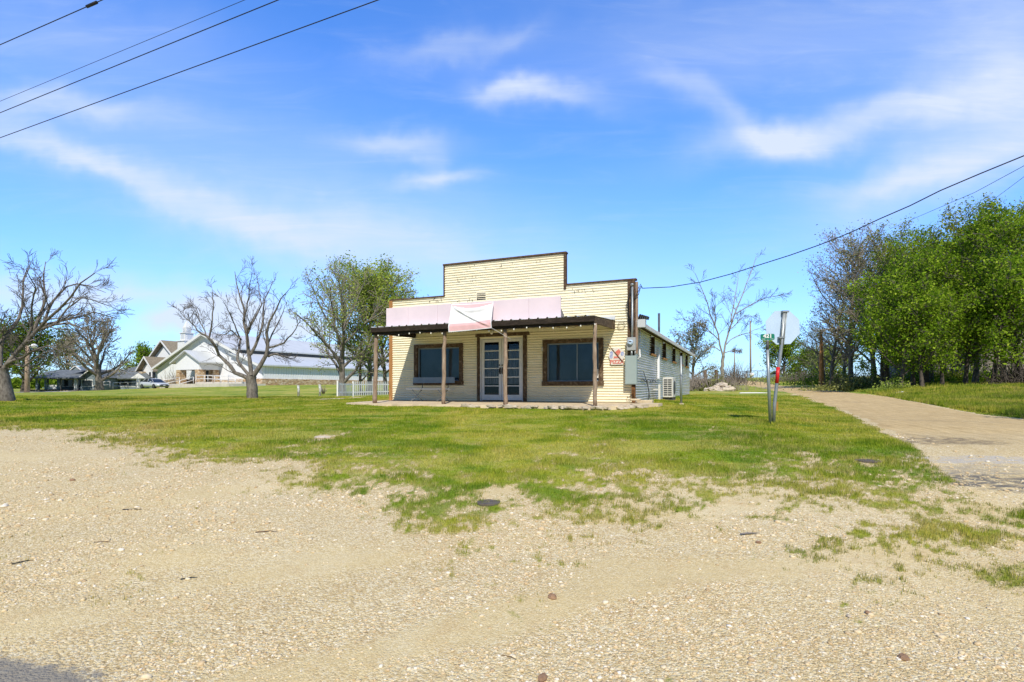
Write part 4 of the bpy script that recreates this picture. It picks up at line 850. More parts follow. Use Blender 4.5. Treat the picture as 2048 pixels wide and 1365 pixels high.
# ------------------------------------------------------------------ signs
X,Y,Z=rayg(1538,847);Y=12.0;X=(1539-CX)/F*12;Z=gz(X,Y);pm=Y/F
zz=lambda py:E+(HY-py)*pm-Z
xx=lambda px:(px-CX)*pm-X
r=empty('address_sign',(X,Y,Z),0,'small green 421 number sign on a short grey pipe post','sign')
MB().tube([(xx(1541),0,-.05),(xx(1537),0,zz(760)),(xx(1535),0,zz(700))],.034,10).build('post',M['steel'],r);MB().tube([(xx(1535),0,zz(702)),(xx(1535),0,zz(683))],.033,8).build('bracket',M['steeld'],r)
MB().box(xx(1535)-.02,xx(1535)+.02,-.01,.01,zz(684),zz(680)).build('clamp',M['steel'],r)
hx,hz=.155,.068;pl=[]
for cx1,cz1,a0 in((hx-.03,hz-.03,0),(-hx+.03,hz-.03,90),(-hx+.03,-hz+.03,180),(hx-.03,-hz+.03,270)):
    for q in range(0,91,30):pl.append((cx1+.03*math.cos(math.radians(a0+q)),0,cz1+.03*math.sin(math.radians(a0+q))))
p_=MB().prism(pl,(0,-.004,0),(0,.004,0)).build('plate',M['green'],r);p_.location=(xx(1535),0,zz(674.5));p_.rotation_euler=(0,math.radians(-1),0)
text('421',.115,'digits',M['whitewood'],r,(xx(1535),-.007,zz(672.8)),off=.004,sx=1.15)
MB().box(-.13,-.05,-.006,-.005,-.05,-.043).box(.06,.13,-.006,-.005,-.046,-.04).build('underline',M['whitewood'],r).location=(xx(1535),0,zz(674.5))
X2=(1548-CX)/F*12.05;Y2=12.05;Z2=gz(X2,Y2);zz=lambda py:E+(HY-py)*Y2/F-Z2
xx=lambda px:(px-CX)*Y2/F-X2
r=empty('stop_sign',(X2,Y2,Z2),0,'octagonal traffic sign seen from its silver back on a leaning post with red strip','sign')
pp=[(1547,850),(1549,810),(1556,745),(1563,690),(1569,624)]
MB().tube([(xx(a),0,zz(b)) for a,b in pp],.036,10).build('post',M['steel'],r)
MB().tube([(xx(1553.5),0,zz(767)),(xx(1556.5),0,zz(735))],.0395,10).build('reflector_strip',M['red'],r)
cxo,czo=xx(1567.5),zz(655);ro=.405;on=[(cxo+ro*math.cos(math.radians(22.5+45*i+3)),0,czo+ro*math.sin(math.radians(22.5+45*i+3))) for i in range(8)]
pl=MB().prism(on,(0,.045,0),(0,.050,0)).build('octagon_plate',M['alum'],r);MB().prism([(cxo+(x-cxo)*.97,y,czo+(z-czo)*.97) for x,y,z in on],(0,.0515,0),(0,.052,0)).build('front_face',M['red'],pl)
ch=MB();
for s in(-.035,.035):ch.tube([(xx(1563)+s,-.02,zz(690)),(xx(1569.5)+s,-.02,zz(624))],.012,5)
ch.box(xx(1561)-.05,xx(1561)+.08,-.05,.044,zz(677),zz(674));ch.box(xx(1569)-.06,xx(1569)+.08,-.05,.044,zz(625.5),zz(622));ch.build('mounting_channel',M['steel'],r)
MB().box(xx(1549.5),xx(1557),.01,.015,zz(822),zz(804)).build('small_plate',M['yellow'],r);MB().tube([(xx(1549),.02,-.05),(xx(1549),.02,zz(805))],.018,6).build('stake',M['steeld'],r)

# ------------------------------------------------------------------ overhead wires
def wire(name,pts,rad,label,m=None,group=None):
    b=Vector(pts[0]);o=MB().tube([Vector(p)-b for p in pts],rad,5).build(name,m or M['black']);o.location=b;setp(o,label,'wire',group);return o
def hw_(p1,p2,h,rad,label):
    ps=[]
    for px,py in(p1,p2):d=h*F/(HY-py);ps.append(W(px,py,d))
    a,b=ps;v_=(b-a)
    return wire('overhead_wire',[a-v_*.6,a,a+v_*.5,b,b+v_*1.5],rad,label,None,'overhead wires crossing the upper left sky'),a,b
w_1,a1,b1_=hw_((0,90),(205,0),6.2,.0075,'short overhead wire with a dark splice nearest the top left corner of the sky')
s_=a1.lerp(b1_,.862);MB().tube([(0,0,0),tuple((b1_-a1).normalized()*.26)],.024,6).build('splice',M['black'],w_1).location=s_-Vector(w_1.location)
hw_((0,203),(490,0),6.6,.0045,'thinnest overhead wire, second down from the top left corner')
hw_((0,226),(557,0),6.2,.008,'black overhead wire just below the thinnest wire at top left')
hw_((0,276),(757,0),5.9,.008,'lowest and longest black overhead wire across the upper left sky')
sp=[(1285,577,17.7),(1340,574.5,16.9),(1400,565,16.1),(1460,549,15.4),(1520,530,14.7),(1580,511,14.0),(1640,490,13.5),(1700,466,13.0),(1760,438,12.5),(1820,412,12.05),(1880,382,11.6),(1960,348,11.05),(2048,312,10.5),(2200,250,9.8)]
wire('service_cable',[W(*p) for p in sp]+[Vector((12.6,7.4,7.25)),Vector((14.5,5,8.3))],.013,'thick twisted black service cable running from the store corner up to the right')
pb_=Vector((14.5,5,gz(14.5,5)));r=empty('utility_pole',pb_,0,'wooden pole outside the right edge that carries the thick service cable','pole');MB().tube([(0,0,-.6),(0,0,9.0)],[.16,.11],9).build('shaft',M['post'],r)
A=W(1285,577,17.7)
o=MB();c0=Wl(cx_+.03,-.14,zt3);
for i in range(3):
    e=A-c0;o.tube([Vector((0,0,0)),e*.2+Vector((0,0,-.35-.05*i)),e*.6+Vector((0,-.03*i,-.25+.12*i)),e*.8+Vector((0,0,.06*i)),e],.011,5)
o=o.build('drip_loop',M['black']);o.location=c0;setp(o,'black looping cable ends between the service mast and the thick cable','cable')
wire('far_wire',[Vector((60,2,17)),W(2100,300,26),W(2048,332,29),W(1950,385,36),W(1850,428,44),W(1780,458,50)],.016,'thin wire passing high above the crowns at the right edge, upper of the two',None,'thin wires above the wood')
wire('far_wire',[Vector((60,1,15.5)),W(2120,310,26),W(2048,354,29),W(1980,405,34),W(1900,455,42)],.012,'thin wire passing high above the crowns at the right edge, lower of the two',None,'thin wires above the wood')
# ------------------------------------------------------------------ poles, fences, posts
def pole(px,d,py1,py0,r_,label,lamp=False,leanpx=0):
    b=G(px,d);b.z=E+(HY-py0)/F*d;h=(py0-py1)/F*d;r=empty('utility_pole',b,0,label,'pole')
    MB().tube([(0,0,-.6),(leanpx/F*d,0,h)],[r_,r_*.7],9).build('shaft',M['post'],r)
    if lamp:MB().tube([(0,0,h-.3),(.4,-.1,h),(.9,-.2,h+.05)],.05,6).sph((1.0,-.2,h-.05),.35,8,(1,1,.8)).build('lamp',M['whitewood'],r)
    return r
pole(1501.5,120,642,757,.20,'tall wooden utility pole standing by the far fence at the top of the road',False,-1)
pole(54,62,692,785,.27,'wooden utility pole with a round white lamp behind the large bare tree',True,1)
pole(1469,125,700,758,.15,'slim pale pole just behind the slender bare tree trunk')
pole(1643,52,640,762,.0,'x') if False else None
# picket fence
def fence_pts(pts):return [rayg(*p) for p in pts]
r=None;fp=fence_pts([(675,794),(706,793),(747,792),(784,791)]);r=empty('picket_fence',fp[0],0,'white picket fence joining the left side of the store','fence')
B=Vector(fp[0]);
for i in range(len(fp)-1):
    a=Vector(fp[i])-B;b=Vector(fp[i+1])-B;L_=(b-a).length;n_=int(L_/.17);u_=(b-a).normalized()
    t=MB();h0=.92 if i==0 else 1.02
    for j in range(n_):
        p=a+(b-a)*(j+.5)/n_;w2=u_*.043;hh_=h0+R0.uniform(-.01,.01)-(.05*math.sin(math.pi*j/n_) if i==0 else 0);tl=Vector((R0.uniform(-.015,.015),0,0))
        t.prism([p-w2+Vector((0,0,.06)),p+w2+Vector((0,0,.06)),p+w2+Vector((0,0,hh_-.07))+tl,p+Vector((0,0,hh_))+tl,p-w2+Vector((0,0,hh_-.07))+tl],(0,-.01,0),(0,.01,0))
    t.build('pickets',M['whitewood'],r)
    for zr in(.25,.75):MB().prism([a+Vector((0,.03,zr)),b+Vector((0,.03,zr)),b+Vector((0,.03,zr+.08)),a+Vector((0,.03,zr+.08))],(0,-.015,0),(0,.015,0)).build('rail',M['whitewood'],r)
    MB().box(-.045,.045,-.02,.07,-.1,1.0,T=lambda v,a=a:v+a).build('fence_post',M['whitewood'],r)
for px,py0,py1,lab in((597,792,770,'stubby white post with peeling dark stains, left of the two in the lawn'),(640,792,769,'stubby white post on the lawn nearer the picket fence')):
    X,Y,Z=rayg(px,py0);h=(py0-py1)/F*Y;r=empty('wooden_post',(X,Y,gz(X,Y)),0,lab,'post','stubby white posts')
    MB().tube([(0,0,-.05),(.01,0,h*.5),(-.02,0,h)],[.085,.075,.08],7).build('post',simple('peeling_post',(.66,.68,.64),.8,.3,6,.2,c2=(.16,.14,.11)),r);MB().tube([(0,0,h),(0,0,h+.03)],.07,7).build('cap',M['trim'],r)
X,Y,Z=rayg(647,789);o=MB()
for i in range(30):a=R0.uniform(0,6.28);l=R0.uniform(.3,.9);o.tube([(R0.uniform(-.1,.1),0,0),(math.cos(a)*.12,math.sin(a)*.1,l*.6),(math.cos(a)*.3,math.sin(a)*.2,l)],[.012,.006],4) if False else o.tube([(R0.uniform(-.1,.1),0,0),(math.cos(a)*.3,math.sin(a)*.2,l)],[.014,.005],4)
o=o.build('dead_stalks',M['twigl']);o.location=(X,Y,gz(X,Y));setp(o,'clump of dead brown stalks beside the stubby white post','plant')
for px,d,py1,py0,w_,lab in((1410,50,741,765,.30,'weathered reddish fence post in dry brush behind the store'),(1432.5,49,740,762,.26,'dark square wooden post left of the slender bare tree')):
    b=G(px,d);h=(HY-py1)/F*d+E-b.z;o=MB().tube([(0,0,-.2),(.02,0,h*.5),(0,0,h)],[w_*.55,w_*.5,w_*.52],6).build('fence_post',M['trim'] if px>1420 else M['trimr']);o.location=b;setp(o,lab,'post')
# chain link fence on the crest
r=empty('chain_link_fence',G(1505,118),0,'low chain link fence with rails along the crest left and right of the far pole','fence');B=Vector(r.location)
fpts=[(1478,122,744),(1505,118,742),(1545,116,742.5),(1590,112,743),(1640,106,743.5),(1690,100,745)]
def fz(px,d,py):return W(px,py,d)-B
MB().tube([fz(*p) for p in fpts],.05,5).build('rail',M['steeld'],r)
for i in range(13):
    t_=i/12*(len(fpts)-1);k=min(int(t_),4);f_=t_-k;px=fpts[k][0]*(1-f_)+fpts[k+1][0]*f_;d=fpts[k][1]*(1-f_)+fpts[k+1][1]*f_;py=fpts[k][2]*(1-f_)+fpts[k+1][2]*f_;t=fz(px,d,py);MB().tube([t-Vector((0,0,1.9)),t],.045,5).build('fence_post',M['steeld'],r)
me=MB()
for i in range(90):
    t_=i/90*(len(fpts)-1);k=min(int(t_),4);f_=t_-k;px=fpts[k][0]*(1-f_)+fpts[k+1][0]*f_;d=fpts[k][1]*(1-f_)+fpts[k+1][1]*f_;py=fpts[k][2]*(1-f_)+fpts[k+1][2]*f_;t=fz(px,d,py)
    for s in(-1,1):me.tube([t-Vector((s*.3,0,1.7)),t+Vector((s*.3,0,-.02))],.008,3,cap=False)
me.build('mesh',M['steel'],r)
b=G(1494,116);r=empty('meter_stand',b,0,'small white stand with round white tank at the foot of the far pole','utility box')
MB().box(-.35,.0,-.1,.1,-.2,1.0).build('stand',M['whitewood'],r,.02);MB().sph((1.0,0,.75),.55,10,(1,.8,.8)).build('tank',M['whitewood'],r);MB().tube([(-.17,0,1.0),(-.17,0,1.5)],.12,6).build('cap',M['steeld'],r)
# gate sign frame
d=100;b=G(1590,d);T=lambda px,py:W(px,py,d)-b
r=empty('ranch_sign',b,0,'dark open metal frame sign on a thin pole above the far bushes','sign')
o=MB();
for p,q in(((1590,712.5),(1608,712.5)),((1590,719),(1608,719)),((1590,712.5),(1590,719)),((1607,712.5),(1607,719))):o.tube([T(*p),T(*q)],.10,4)
o.build('frame',M['dark'],r);MB().tube([T(1590.5,719),T(1590.5,760)],.07,5).build('pole',M['steeld'],r);MB().prism([T(1596,717.5),T(1599,714),T(1604,717.5)],(0,-.03,0),(0,.03,0)).build('emblem',M['dark'],r)
# low white building at the crest
a=W(1566,757,112);r=empty('low_shed',a,math.radians(14),'long low white roofed shed beyond the chain link fence','building')
MB().box(0,13.5,0,4,-1,.9).build('wall',M['white'],r);MB().prism([(-.3,-.4,.9),(-.3,2,1.7),(-.3,4.4,.9),(-.3,4.4,.8),(-.3,2,1.58),(-.3,-.4,.8)],(0,0,0),(14.2,0,0)).build('roof',simple('white_roof',(.62,.64,.68),.5,.05,1,0),r)
for i in range(4):MB().box(1.2+i*3.2,1.6+i*3.2,-.02,.0,-.2,.75).build('door',M['offw'],r)
# rock pile
Rr=random.Random(8);k_=0
words=['flat pale limestone rock at the left end of the rock pile','small pale rock beside the flat leftmost one','long tilted pale rock at the front of the pile','grey streaked rock in the front middle of the pile','chunky rock at the right front of the pile','broad slab rock at the right end of the pile','rounded rock low on the left slope of the pile','top rock of the pile, leaning left','second top rock of the pile, leaning right','angular rock wedged between the two top rocks','small buried rock behind the top of the pile','squat rock at the back right of the pile','thin shard standing at the back left of the pile','loose rock fallen in front of the pile']
rk=[(1412,783,.35,0),(1419,783.5,.22,0),(1428,784,.45,0),(1438,784,.4,0),(1448,784,.42,0),(1457,783,.5,0),(1424,781,.3,.1),(1438,777,.42,.42),(1446,775.5,.4,.5),(1442,778,.32,.3),(1450,779,.35,.3),(1455,779,.4,.2),(1431,779,.3,.3),(1445,785,.25,0)]
for(px,py,s,up),lab in zip(rk,words):
    d=46;b=G(px,d-(py-780)*.1);zt_=E+(HY-py)/F*d;o=MB().sph((0,0,0),s,8,(1.25,.9,.62),0,.3).build('rock',M['rock']);o.location=(b.x,b.y+Rr.uniform(-.3,.3),b.z+up*.9+.08);o.rotation_euler=(Rr.uniform(-.3,.3),Rr.uniform(-.3,.3),Rr.uniform(0,6));setp(o,lab,'rock','rocks heaped at the foot of the slender bare tree')
# loose bits on gravel and lawn
def ray_obj(px,py):X,Y,Z=rayg(px,py);return X,Y,gz(X,Y)
for px,py,ln,rr,ang,lab,m in((265,1020,.20,.008,.1,'dark stick lying on the left part of the gravel','black'),(533,1066,.20,.008,.15,'brown dry stick lying on the gravel left of the grass tongue','stick'),(205,1086,.14,.006,.1,'tan twig on the gravel left of centre','stick'),(45,1127,.13,.008,.9,'dark short stick near the left edge of the gravel','black'),(378,1158,.11,.007,.4,'short dark twig below the tan twig on the gravel','black'),(1500,1070,.19,.014,.2,'flat weathered board piece lying on the gravel at right','barn'),(1018,1315,.10,.004,-.5,'thin bent twig on the gravel near the bottom centre','stick'),(1510,788,2.2,.045,.05,'white pipe lying in the grass left of the sign posts','white')):
    X,Y,Z=ray_obj(px,py);sg=1 if m!='white' else 1;o=MB()
    k7=.62 if m!='white' and m!='barn' else 1;P=[(-ln/2,0,0),(-ln*.2,.05*ln,.0),(ln*.15,.02*ln,.004),(ln/2,-.04*ln,0)];o.tube(P,[rr*k7,rr*k7,rr*k7*.9,rr*k7*.4],5);o=o.build('stick' if m!='white' else 'pipe',M[m]);
    if lab.startswith('flat'):o.scale=(1,1,.35)
    o.location=(X,Y,Z+rr+(.03 if m=='white' else 0));o.rotation_euler=(0,0,ang);setp(o,lab,'stick' if m!='white' else 'pipe')
for px,py,s,lab,m in((1105,1198,.036,'rounded brown stone sitting on the open gravel','rockb'),(1517,1086,.026,'tan stone beside the flat board piece','rockb'),(1698,1235,.02,'grey stone on the gravel at lower right','rock'),(1735,1228,.022,'brown upright stone on the gravel at lower right','rockb'),(1085,1358,.035,'brown stone at the bottom edge of the picture','rockb'),(1808,1318,.03,'reddish stone near the lower right of the gravel','rockb'),(145,961,.035,'ochre stone on the far left gravel','rockb')):
    X,Y,Z=ray_obj(px,py);o=MB().sph((0,0,0),s*.78,9,(1.3,1,.7),0,.12).build('stone',M[m]);o.location=(X,Y,Z+s*.3);o.rotation_euler=(.2,.1,px);setp(o,lab,'stone','larger stones on the gravel')
for px,py,lab in((977,1007,'dark flat iron cover set in gravel in the grass tongue'),(1735,923,'grey round cover in the green lawn right of the sign posts')):
    X,Y,Z=ray_obj(px,py);o=MB().tube([(0,0,-.02),(0,0,.018)],.13 if px<1000 else .16,16).build('utility_cover',M['lid']);o.location=(X,Y,Z-.006);setp(o,lab,'utility cover')
X,Y,Z=ray_obj(646,873);o=MB().sph((0,0,0),.12,9,(1.6,1,.2),0,.15).build('rock',M['rock']);o.location=(X,Y,Z);setp(o,'flat pale rock sunk in the lawn left of the grass tongue','rock')
X,Y,Z=ray_obj(1803,788);o=MB().sph((0,0,0),.22,9,(1.8,.8,.4),0,.2).build('rock',M['white']);o.location=(X,Y,Z+.05);setp(o,'small white object in the grass across the road','litter')
# ------------------------------------------------------------------ church
K=Vector((-36.8,80,gz(-36.8,80)));th=math.atan2(.87,.49)   # local +x = direction b (along ridge), +y = direction a (across the gable)
# local frame: u along a=(-.87,.49), v along b=(.49,.87)
ch=empty('church',K,math.atan2(.49,-.87),'large white church hall with stone base, stepped grey metal roof and small steeple','building')
# object rotation maps local x->a ; local y-> (-.49,-.87)= -b ; so the depth is y = -v
Zr=lambda py,d:E+(HY-py)/F*d-K.z
EV=Zr(731,80);AP=Zr(668,86.9);WD=28.0;print('church eave',EV,'apex',AP,K.z)
LN=62
def cq(u,v,z):return (u,-v,z)
m_=MB();st_h=1.0
m_.add([cq(0,0,st_h),cq(WD,0,st_h),cq(WD,0,EV),cq(WD/2,0,AP),cq(0,0,EV)],[(0,1,2,3,4)]);m_.add([cq(WD,0,-1),cq(WD,LN,-1),cq(WD,LN,EV),cq(WD,0,EV)],[(0,1,2,3)])
m_.add([cq(0,LN,-1),cq(WD,LN,-1),cq(WD,LN,EV),cq(WD/2,LN,AP),cq(0,LN,EV)],[(4,3,2,1,0)]);m_.build('gable_wall',M['white'],ch)
sd=MB();n_=int(LN/.45)
for i in range(n_):
    a=i*LN/n_;b=(i+1)*LN/n_;c=a+.1;sd.add([cq(0,a,st_h),cq(0,c,st_h),cq(0,c,EV),cq(0,a,EV)],[(0,1,2,3)]);sd.add([cq(-.06,c,st_h),cq(-.06,b,st_h),cq(-.06,b,EV),cq(-.06,c,EV),cq(0,c,st_h),cq(0,c,EV),cq(0,b,st_h),cq(0,b,EV)],[(0,1,2,3),(4,0,3,5),(1,6,7,2)])
sd.build('ribbed_wall',M['whitem'],ch)
MB().box(-.16,WD+.1,-LN,.12,-1.2,st_h).build('stone_base',M['stone'],ch)
# roof: upper and stepped lower slopes
def slab(mb,p,t=.22):mb.prism([cq(*q) for q in p],(0,0,0),(0,0,t))
rf=MB();k=.52;um=WD/2*(1-k);zm=AP-(AP-EV)*k*1.12
slab(rf,[(WD/2,-.7,AP),(WD/2,LN+.5,AP),(um,LN+.5,zm+.35),(um,-.7,zm+.35)]);slab(rf,[(um+.3,-.7,zm-.35),(um+.3,LN+.5,zm-.35),(-.6,LN+.5,EV-.12),(-.6,-.7,EV-.12)])
slab(rf,[(WD/2,-.7,AP),(WD/2,LN+.5,AP),(WD+.6,LN+.5,EV-.1),(WD+.6,-.7,EV-.1)]);rf.build('roof',M['roofm'],ch)
MB().prism([cq(um+.28,-.5,zm-.15),cq(um+.28,LN,zm-.15),cq(um+.28,LN,zm+.36),cq(um+.28,-.5,zm+.36)],(0,0,0),(.1,0,0)).build('roof_step',M['steeld'],ch)
MB().prism([cq(WD+.6,-.75,EV-.35),cq(WD/2,-.75,AP-.28),cq(0-.6,-.75,EV-.4),cq(0-.6,-.75,EV-.1),cq(WD/2,-.75,AP+.2),cq(WD+.6,-.75,EV-.05)],(0,0,0),(0,.08,0)).build('gable_trim',M['whitewood'],ch)
wn_=MB().box(-.1,-.04,-24,-22.6,1.7,2.7).build('window',M['gdark'],ch);MB().box(-.14,-.1,-24.15,-22.45,1.55,1.7).box(-.14,-.1,-24.15,-22.45,2.15,2.25).build('window_frame',M['whitewood'],wn_)
dw=MB().box(-.2,-.12,-33.6,-32.2,-.2,2.1).build('side_door',M['white'],ch);MB().sph((-.24,-32.4,1),.06).build('door_handle',M['steeld'],dw)
# portico
t0,t1,pd=10.2,16.4,3.3;pe=Zr(722,82);pa=Zr(703,82)
po=MB();po.add([(t0-.5,pd,pe),(t1+.5,pd,pe),((t0+t1)/2,pd,pa)],[(0,1,2)]);po.add([(t0,pd,pe-1.3),(t1,pd,pe-1.3),(t1,pd,pe),(t0,pd,pe)],[(0,1,2,3)]);po.add([(t0,pd,pe-1.3),(t0,pd,pe),(t0,0,pe),(t0,0,pe-1.3)],[(0,1,2,3)]);po.add([(t1,pd,pe-1.3),(t1,pd,pe),(t1,0,pe),(t1,0,pe-1.3)],[(0,1,2,3)]);po.build('portico_gable',M['white'],ch)
rf=MB();rf.prism([(t0-.9,pd+.5,pe-.35),((t0+t1)/2,pd+.5,pa+.1),((t0+t1)/2,pd+.5,pa+.28),(t0-.9,pd+.5,pe-.15)],(0,0,0),(0,-pd-1.5,0));rf.prism([(t1+.9,pd+.5,pe-.35),((t0+t1)/2,pd+.5,pa+.1),((t0+t1)/2,pd+.5,pa+.28),(t1+.9,pd+.5,pe-.15)],(0,0,0),(0,-pd-1.5,0));rf.build('portico_roof',M['roofm'],ch)
for(a,b) in((t0,pd-1.0),(t1-1.1,pd-1.0),(t0,.14)):MB().box(a,a+1.1,b,b+1.0,-.3,pe-1.3).build('stone_pillar',M['stone'],ch)
dw=MB().box(11.9,13.7,.125,.18,0,2.4).build('door',M['gdark'],ch);MB().box(11.75,11.9,.125,.24,0,2.55).box(13.7,13.85,.125,.24,0,2.55).box(11.75,13.85,.126,.25,2.4,2.55).box(12.76,12.84,.126,.22,0,2.4).build('door_frame',M['whitewood'],dw)
MB().box(t1-.2,t1+.15,.13,pd-1,-.3,1.0).build('low_stone_wall',M['stone'],ch)
# brown roofed gables on the left
def gab(c0,c1,py_e,py_a,d,front,back,name,u0):
    e=Zr(py_e,d);a=Zr(py_a,d);mid=(c0+c1)/2
    o=MB();o.add([(c0+.6,front,1.0),(c1-.6,front,1.0),(c1-.6,front,e),(mid,front,a-.4),(c0+.6,front,e)],[(0,1,2,3,4)]);o.box(c0+.6,c1-.6,back,front-.05,-1,e-.1);o=o.build(name,M['white'],ch)
    r_=MB();
    for s,c in((1,c0),(-1,c1)):r_.prism([(c,front+.8,e-.55),(mid,front+.8,a),(mid,front+.8,a+.2),(c,front+.8,e-.35)],(0,0,0),(0,back-front-.8,0))
    r_.build('gable_roof',M['roofb'],o);t=MB();t.prism([(c0,front+.84,e-.6),(mid,front+.84,a-.1),(c1,front+.84,e-.6),(c1,front+.84,e-.3),(mid,front+.84,a+.24),(c0,front+.84,e-.3)],(0,0,0),(0,.08,0));t.build('white_fascia',M['whitewood'],o)
gab(31.9,41.9,717,683,103,-6,-16,'upper_gable',0);gab(31.8,37.6,739,716,99,-2,-10,'lower_gable',0)
MB().box(35.6,36.9,-1.95,-1.3,-.6,2.6).build('stone_pillar',M['stone'],ch);MB().box(32.6,33.4,-1.99,-1.92,.2,2.5).box(34,34.5,-1.99,-1.92,.2,2.5).build('window',M['gdark'],ch)
# steeple
sx,sy=26.2,-4.0;d=96.3;sp_=MB()
base=Zr(692,d)
t=MB();t.box(sx-1.05,sx+1.05,sy-1.05,sy+1.05,base-3,Zr(682,d));t.box(sx-.75,sx+.75,sy-.75,sy+.75,Zr(682,d),Zr(666,d));t.box(sx-.5,sx+.5,sy-.5,sy+.5,Zr(666,d),Zr(655,d));zt_=Zr(655,d)
t.add([(sx-.45,sy-.45,zt_),(sx+.45,sy-.45,zt_),(sx+.45,sy+.45,zt_),(sx-.45,sy+.45,zt_),(sx,sy,Zr(640,d))],[(0,1,4),(1,2,4),(2,3,4),(3,0,4)]);t.box(sx-1.2,sx+1.2,sy-1.2,sy+1.2,Zr(683.5,d),Zr(682.2,d));t.box(sx-.9,sx+.9,sy-.9,sy+.9,Zr(667.5,d),Zr(666,d))
sp_=t.build('steeple',M['whitewood'],ch)
for z0,z1,w_ in((669,679,.75),(657.5,664.5,.5)):
    l=MB()
    for s_x,s_y in((0,1),(-1,0),(1,0)):
        if s_y:l.box(sx-w_*.55,sx+w_*.55,sy+w_+.01,sy+w_+.03,Zr(z1,d),Zr(z0,d))
        else:l.box(sx+s_x*(w_+.02)-.01,sx+s_x*(w_+.02)+.01,sy-w_*.55,sy+w_*.55,Zr(z1,d),Zr(z0,d))
    l.build('louvre',simple('louvre_grey',(.62,.66,.70),.7,.1,9,0),sp_)
# ramp, platform and rails in front
MB().box(-1.5,15.5,.5,6.2,-.6,.22).box(-1,10,2.5,4.0,.22,.5).build('ramp',M['concw'],ch)
def rail(root,P,h=1.0,name='handrail'):
    r_=MB();
    for a,b in zip(P[:-1],P[1:]):
        a=Vector(a);b=Vector(b)
        for z in(h,h*.5):r_.tube([a+Vector((0,0,z)),b+Vector((0,0,z))],.045,4)
    n_=0
    for a,b in zip(P[:-1],P[1:]):
        a=Vector(a);b=Vector(b);k=max(1,int((b-a).length/1.6))
        for i in range(k+1):p=a+(b-a)*i/k;r_.tube([p,p+Vector((0,0,h))],.05,4)
    return r_.build(name,M['whitewood'],root)
rail(ch,[(-1.2,4,.2),(2,4,.35),(5.5,4.1,.45),(9.5,4.2,.5)]);rail(ch,[(3,2.2,.2),(9.8,2.2,.5)]);rail(ch,[(10.5,4.0,.3),(10.5,6.0,-.3)],1.0);rail(ch,[(14.6,3.8,.3),(14.9,6.2,-.3)],1.0)
# condensers by the church wall
for i,px in enumerate((553,566,579)):
    d=84.5+i*1.0;b=G(px,d);r=empty('condenser_unit',b,math.atan2(.49,-.87),['leftmost of three grey condenser units against the church stone base','middle one of three grey condenser units against the church stone base','rightmost of three grey condenser units against the church stone base'][i],'air conditioner','condenser units by the church')
    MB().box(-.5,.5,-.45,.45,0,1.0).build('case',simple('condenser_grey%d'%i,(.36,.39,.40),.6,.2,12,0),r,.03);MB().tube([(0,0,1.0),(0,0,1.08)],.38,12).build('fan_guard',M['steeld'],r)
# ------------------------------------------------------------------ house on the left
hb=G(150,96);hb.z=E+(HY-783)/F*96
ho=empty('house',hb,math.radians(4),'low blue grey house with shingle roof, open front porch and white trimmed windows','house')
hx=lambda px:(px-150)/F*96;hz=lambda py:(783-py)/F*96
wl=MB();wl.box(hx(118),hx(190),0,9,-.8,hz(757));wl.box(hx(184),hx(226),-3,9,-.8,hz(757));wl.box(hx(226),hx(290),1,10,-.8,hz(757));
wl.prism([(hx(186),-3,hz(757)),(hx(226),-3,hz(757)),(hx(206),-3,hz(742))],(0,0,0),(0,.2,0));wl.build('wall',M['siding'],ho)
rf=MB()
def gr(x0,x1,y0,y1,ze,zr,hip0=0,hip1=0):
    ym=(y0+y1)/2;A=[(x0,y0,ze),(x1,y0,ze),(x1-hip1,ym,zr),(x0+hip0,ym,zr),(x0,y1,ze),(x1,y1,ze)];V=A+[(a,b,c-.2) for a,b,c in A]
    rf.add(V,[(0,1,2,3),(3,2,5,4),(0,3,4),(1,5,2),(6,7,8,9)[::-1],(9,8,11,10)[::-1],(0,6,7,1),(4,5,11,10),(0,4,10,6),(1,7,11,5)])
gr(hx(84),hx(192),-4.2,9.6,hz(756.5),hz(739),1.0,0);gr(hx(182),hx(292),.2,11,hz(756),hz(728),5,5)
rf.prism([(hx(184),-3.5,hz(757.5)),(hx(206),-3.5,hz(741)),(hx(206),-3.5,hz(739.5)),(hx(183),-3.5,hz(756.5))],(0,0,0),(0,7,0));rf.prism([(hx(228),-3.5,hz(757.5)),(hx(206),-3.5,hz(741)),(hx(206),-3.5,hz(739.5)),(hx(229),-3.5,hz(756.5))],(0,0,0),(0,7,0))
ro=rf.build('roof',M['shingle'],ho)
do=MB();do.prism([(hx(155),-1.5,hz(741)),(hx(172),-1.5,hz(741)),(hx(163.5),-1.5,hz(734))],(0,0,0),(0,3,0));do=do.build('dormer',M['siding'],ho);MB().prism([(hx(153.5),-1.7,hz(742)),(hx(163.5),-1.7,hz(733.8)),(hx(173.5),-1.7,hz(742)),(hx(173.5),-1.7,hz(740.6)),(hx(163.5),-1.7,hz(732)),(hx(153.5),-1.7,hz(740.6))],(0,0,0),(0,.3,0)).build('dormer_trim',M['whitewood'],do)
MB().prism([(hx(184),-3.7,hz(758)),(hx(206),-3.7,hz(741.5)),(hx(228),-3.7,hz(758)),(hx(228),-3.7,hz(756.8)),(hx(206),-3.7,hz(740)),(hx(184),-3.7,hz(756.8))],(0,0,0),(0,.2,0)).build('gable_trim',M['whitewood'],ho)
MB().box(hx(85),hx(120),-3.6,0,-.8,.35).box(hx(120),hx(184),-3.6,0,-.8,.2).build('porch_floor',M['stone'],ho)
for px in(88,108,124,147,178):
    q=MB().box(hx(px)-.22,hx(px)+.22,-3.5,-3.1,.3,hz(757)).build('porch_post',M['whitewood'] if px in(88,178) else M['siding'],ho)
    if px in(88,):MB().box(hx(px)-.35,hx(px)+.35,-3.6,-3.0,-.5,1.1).build('post_base',M['stone'],q)
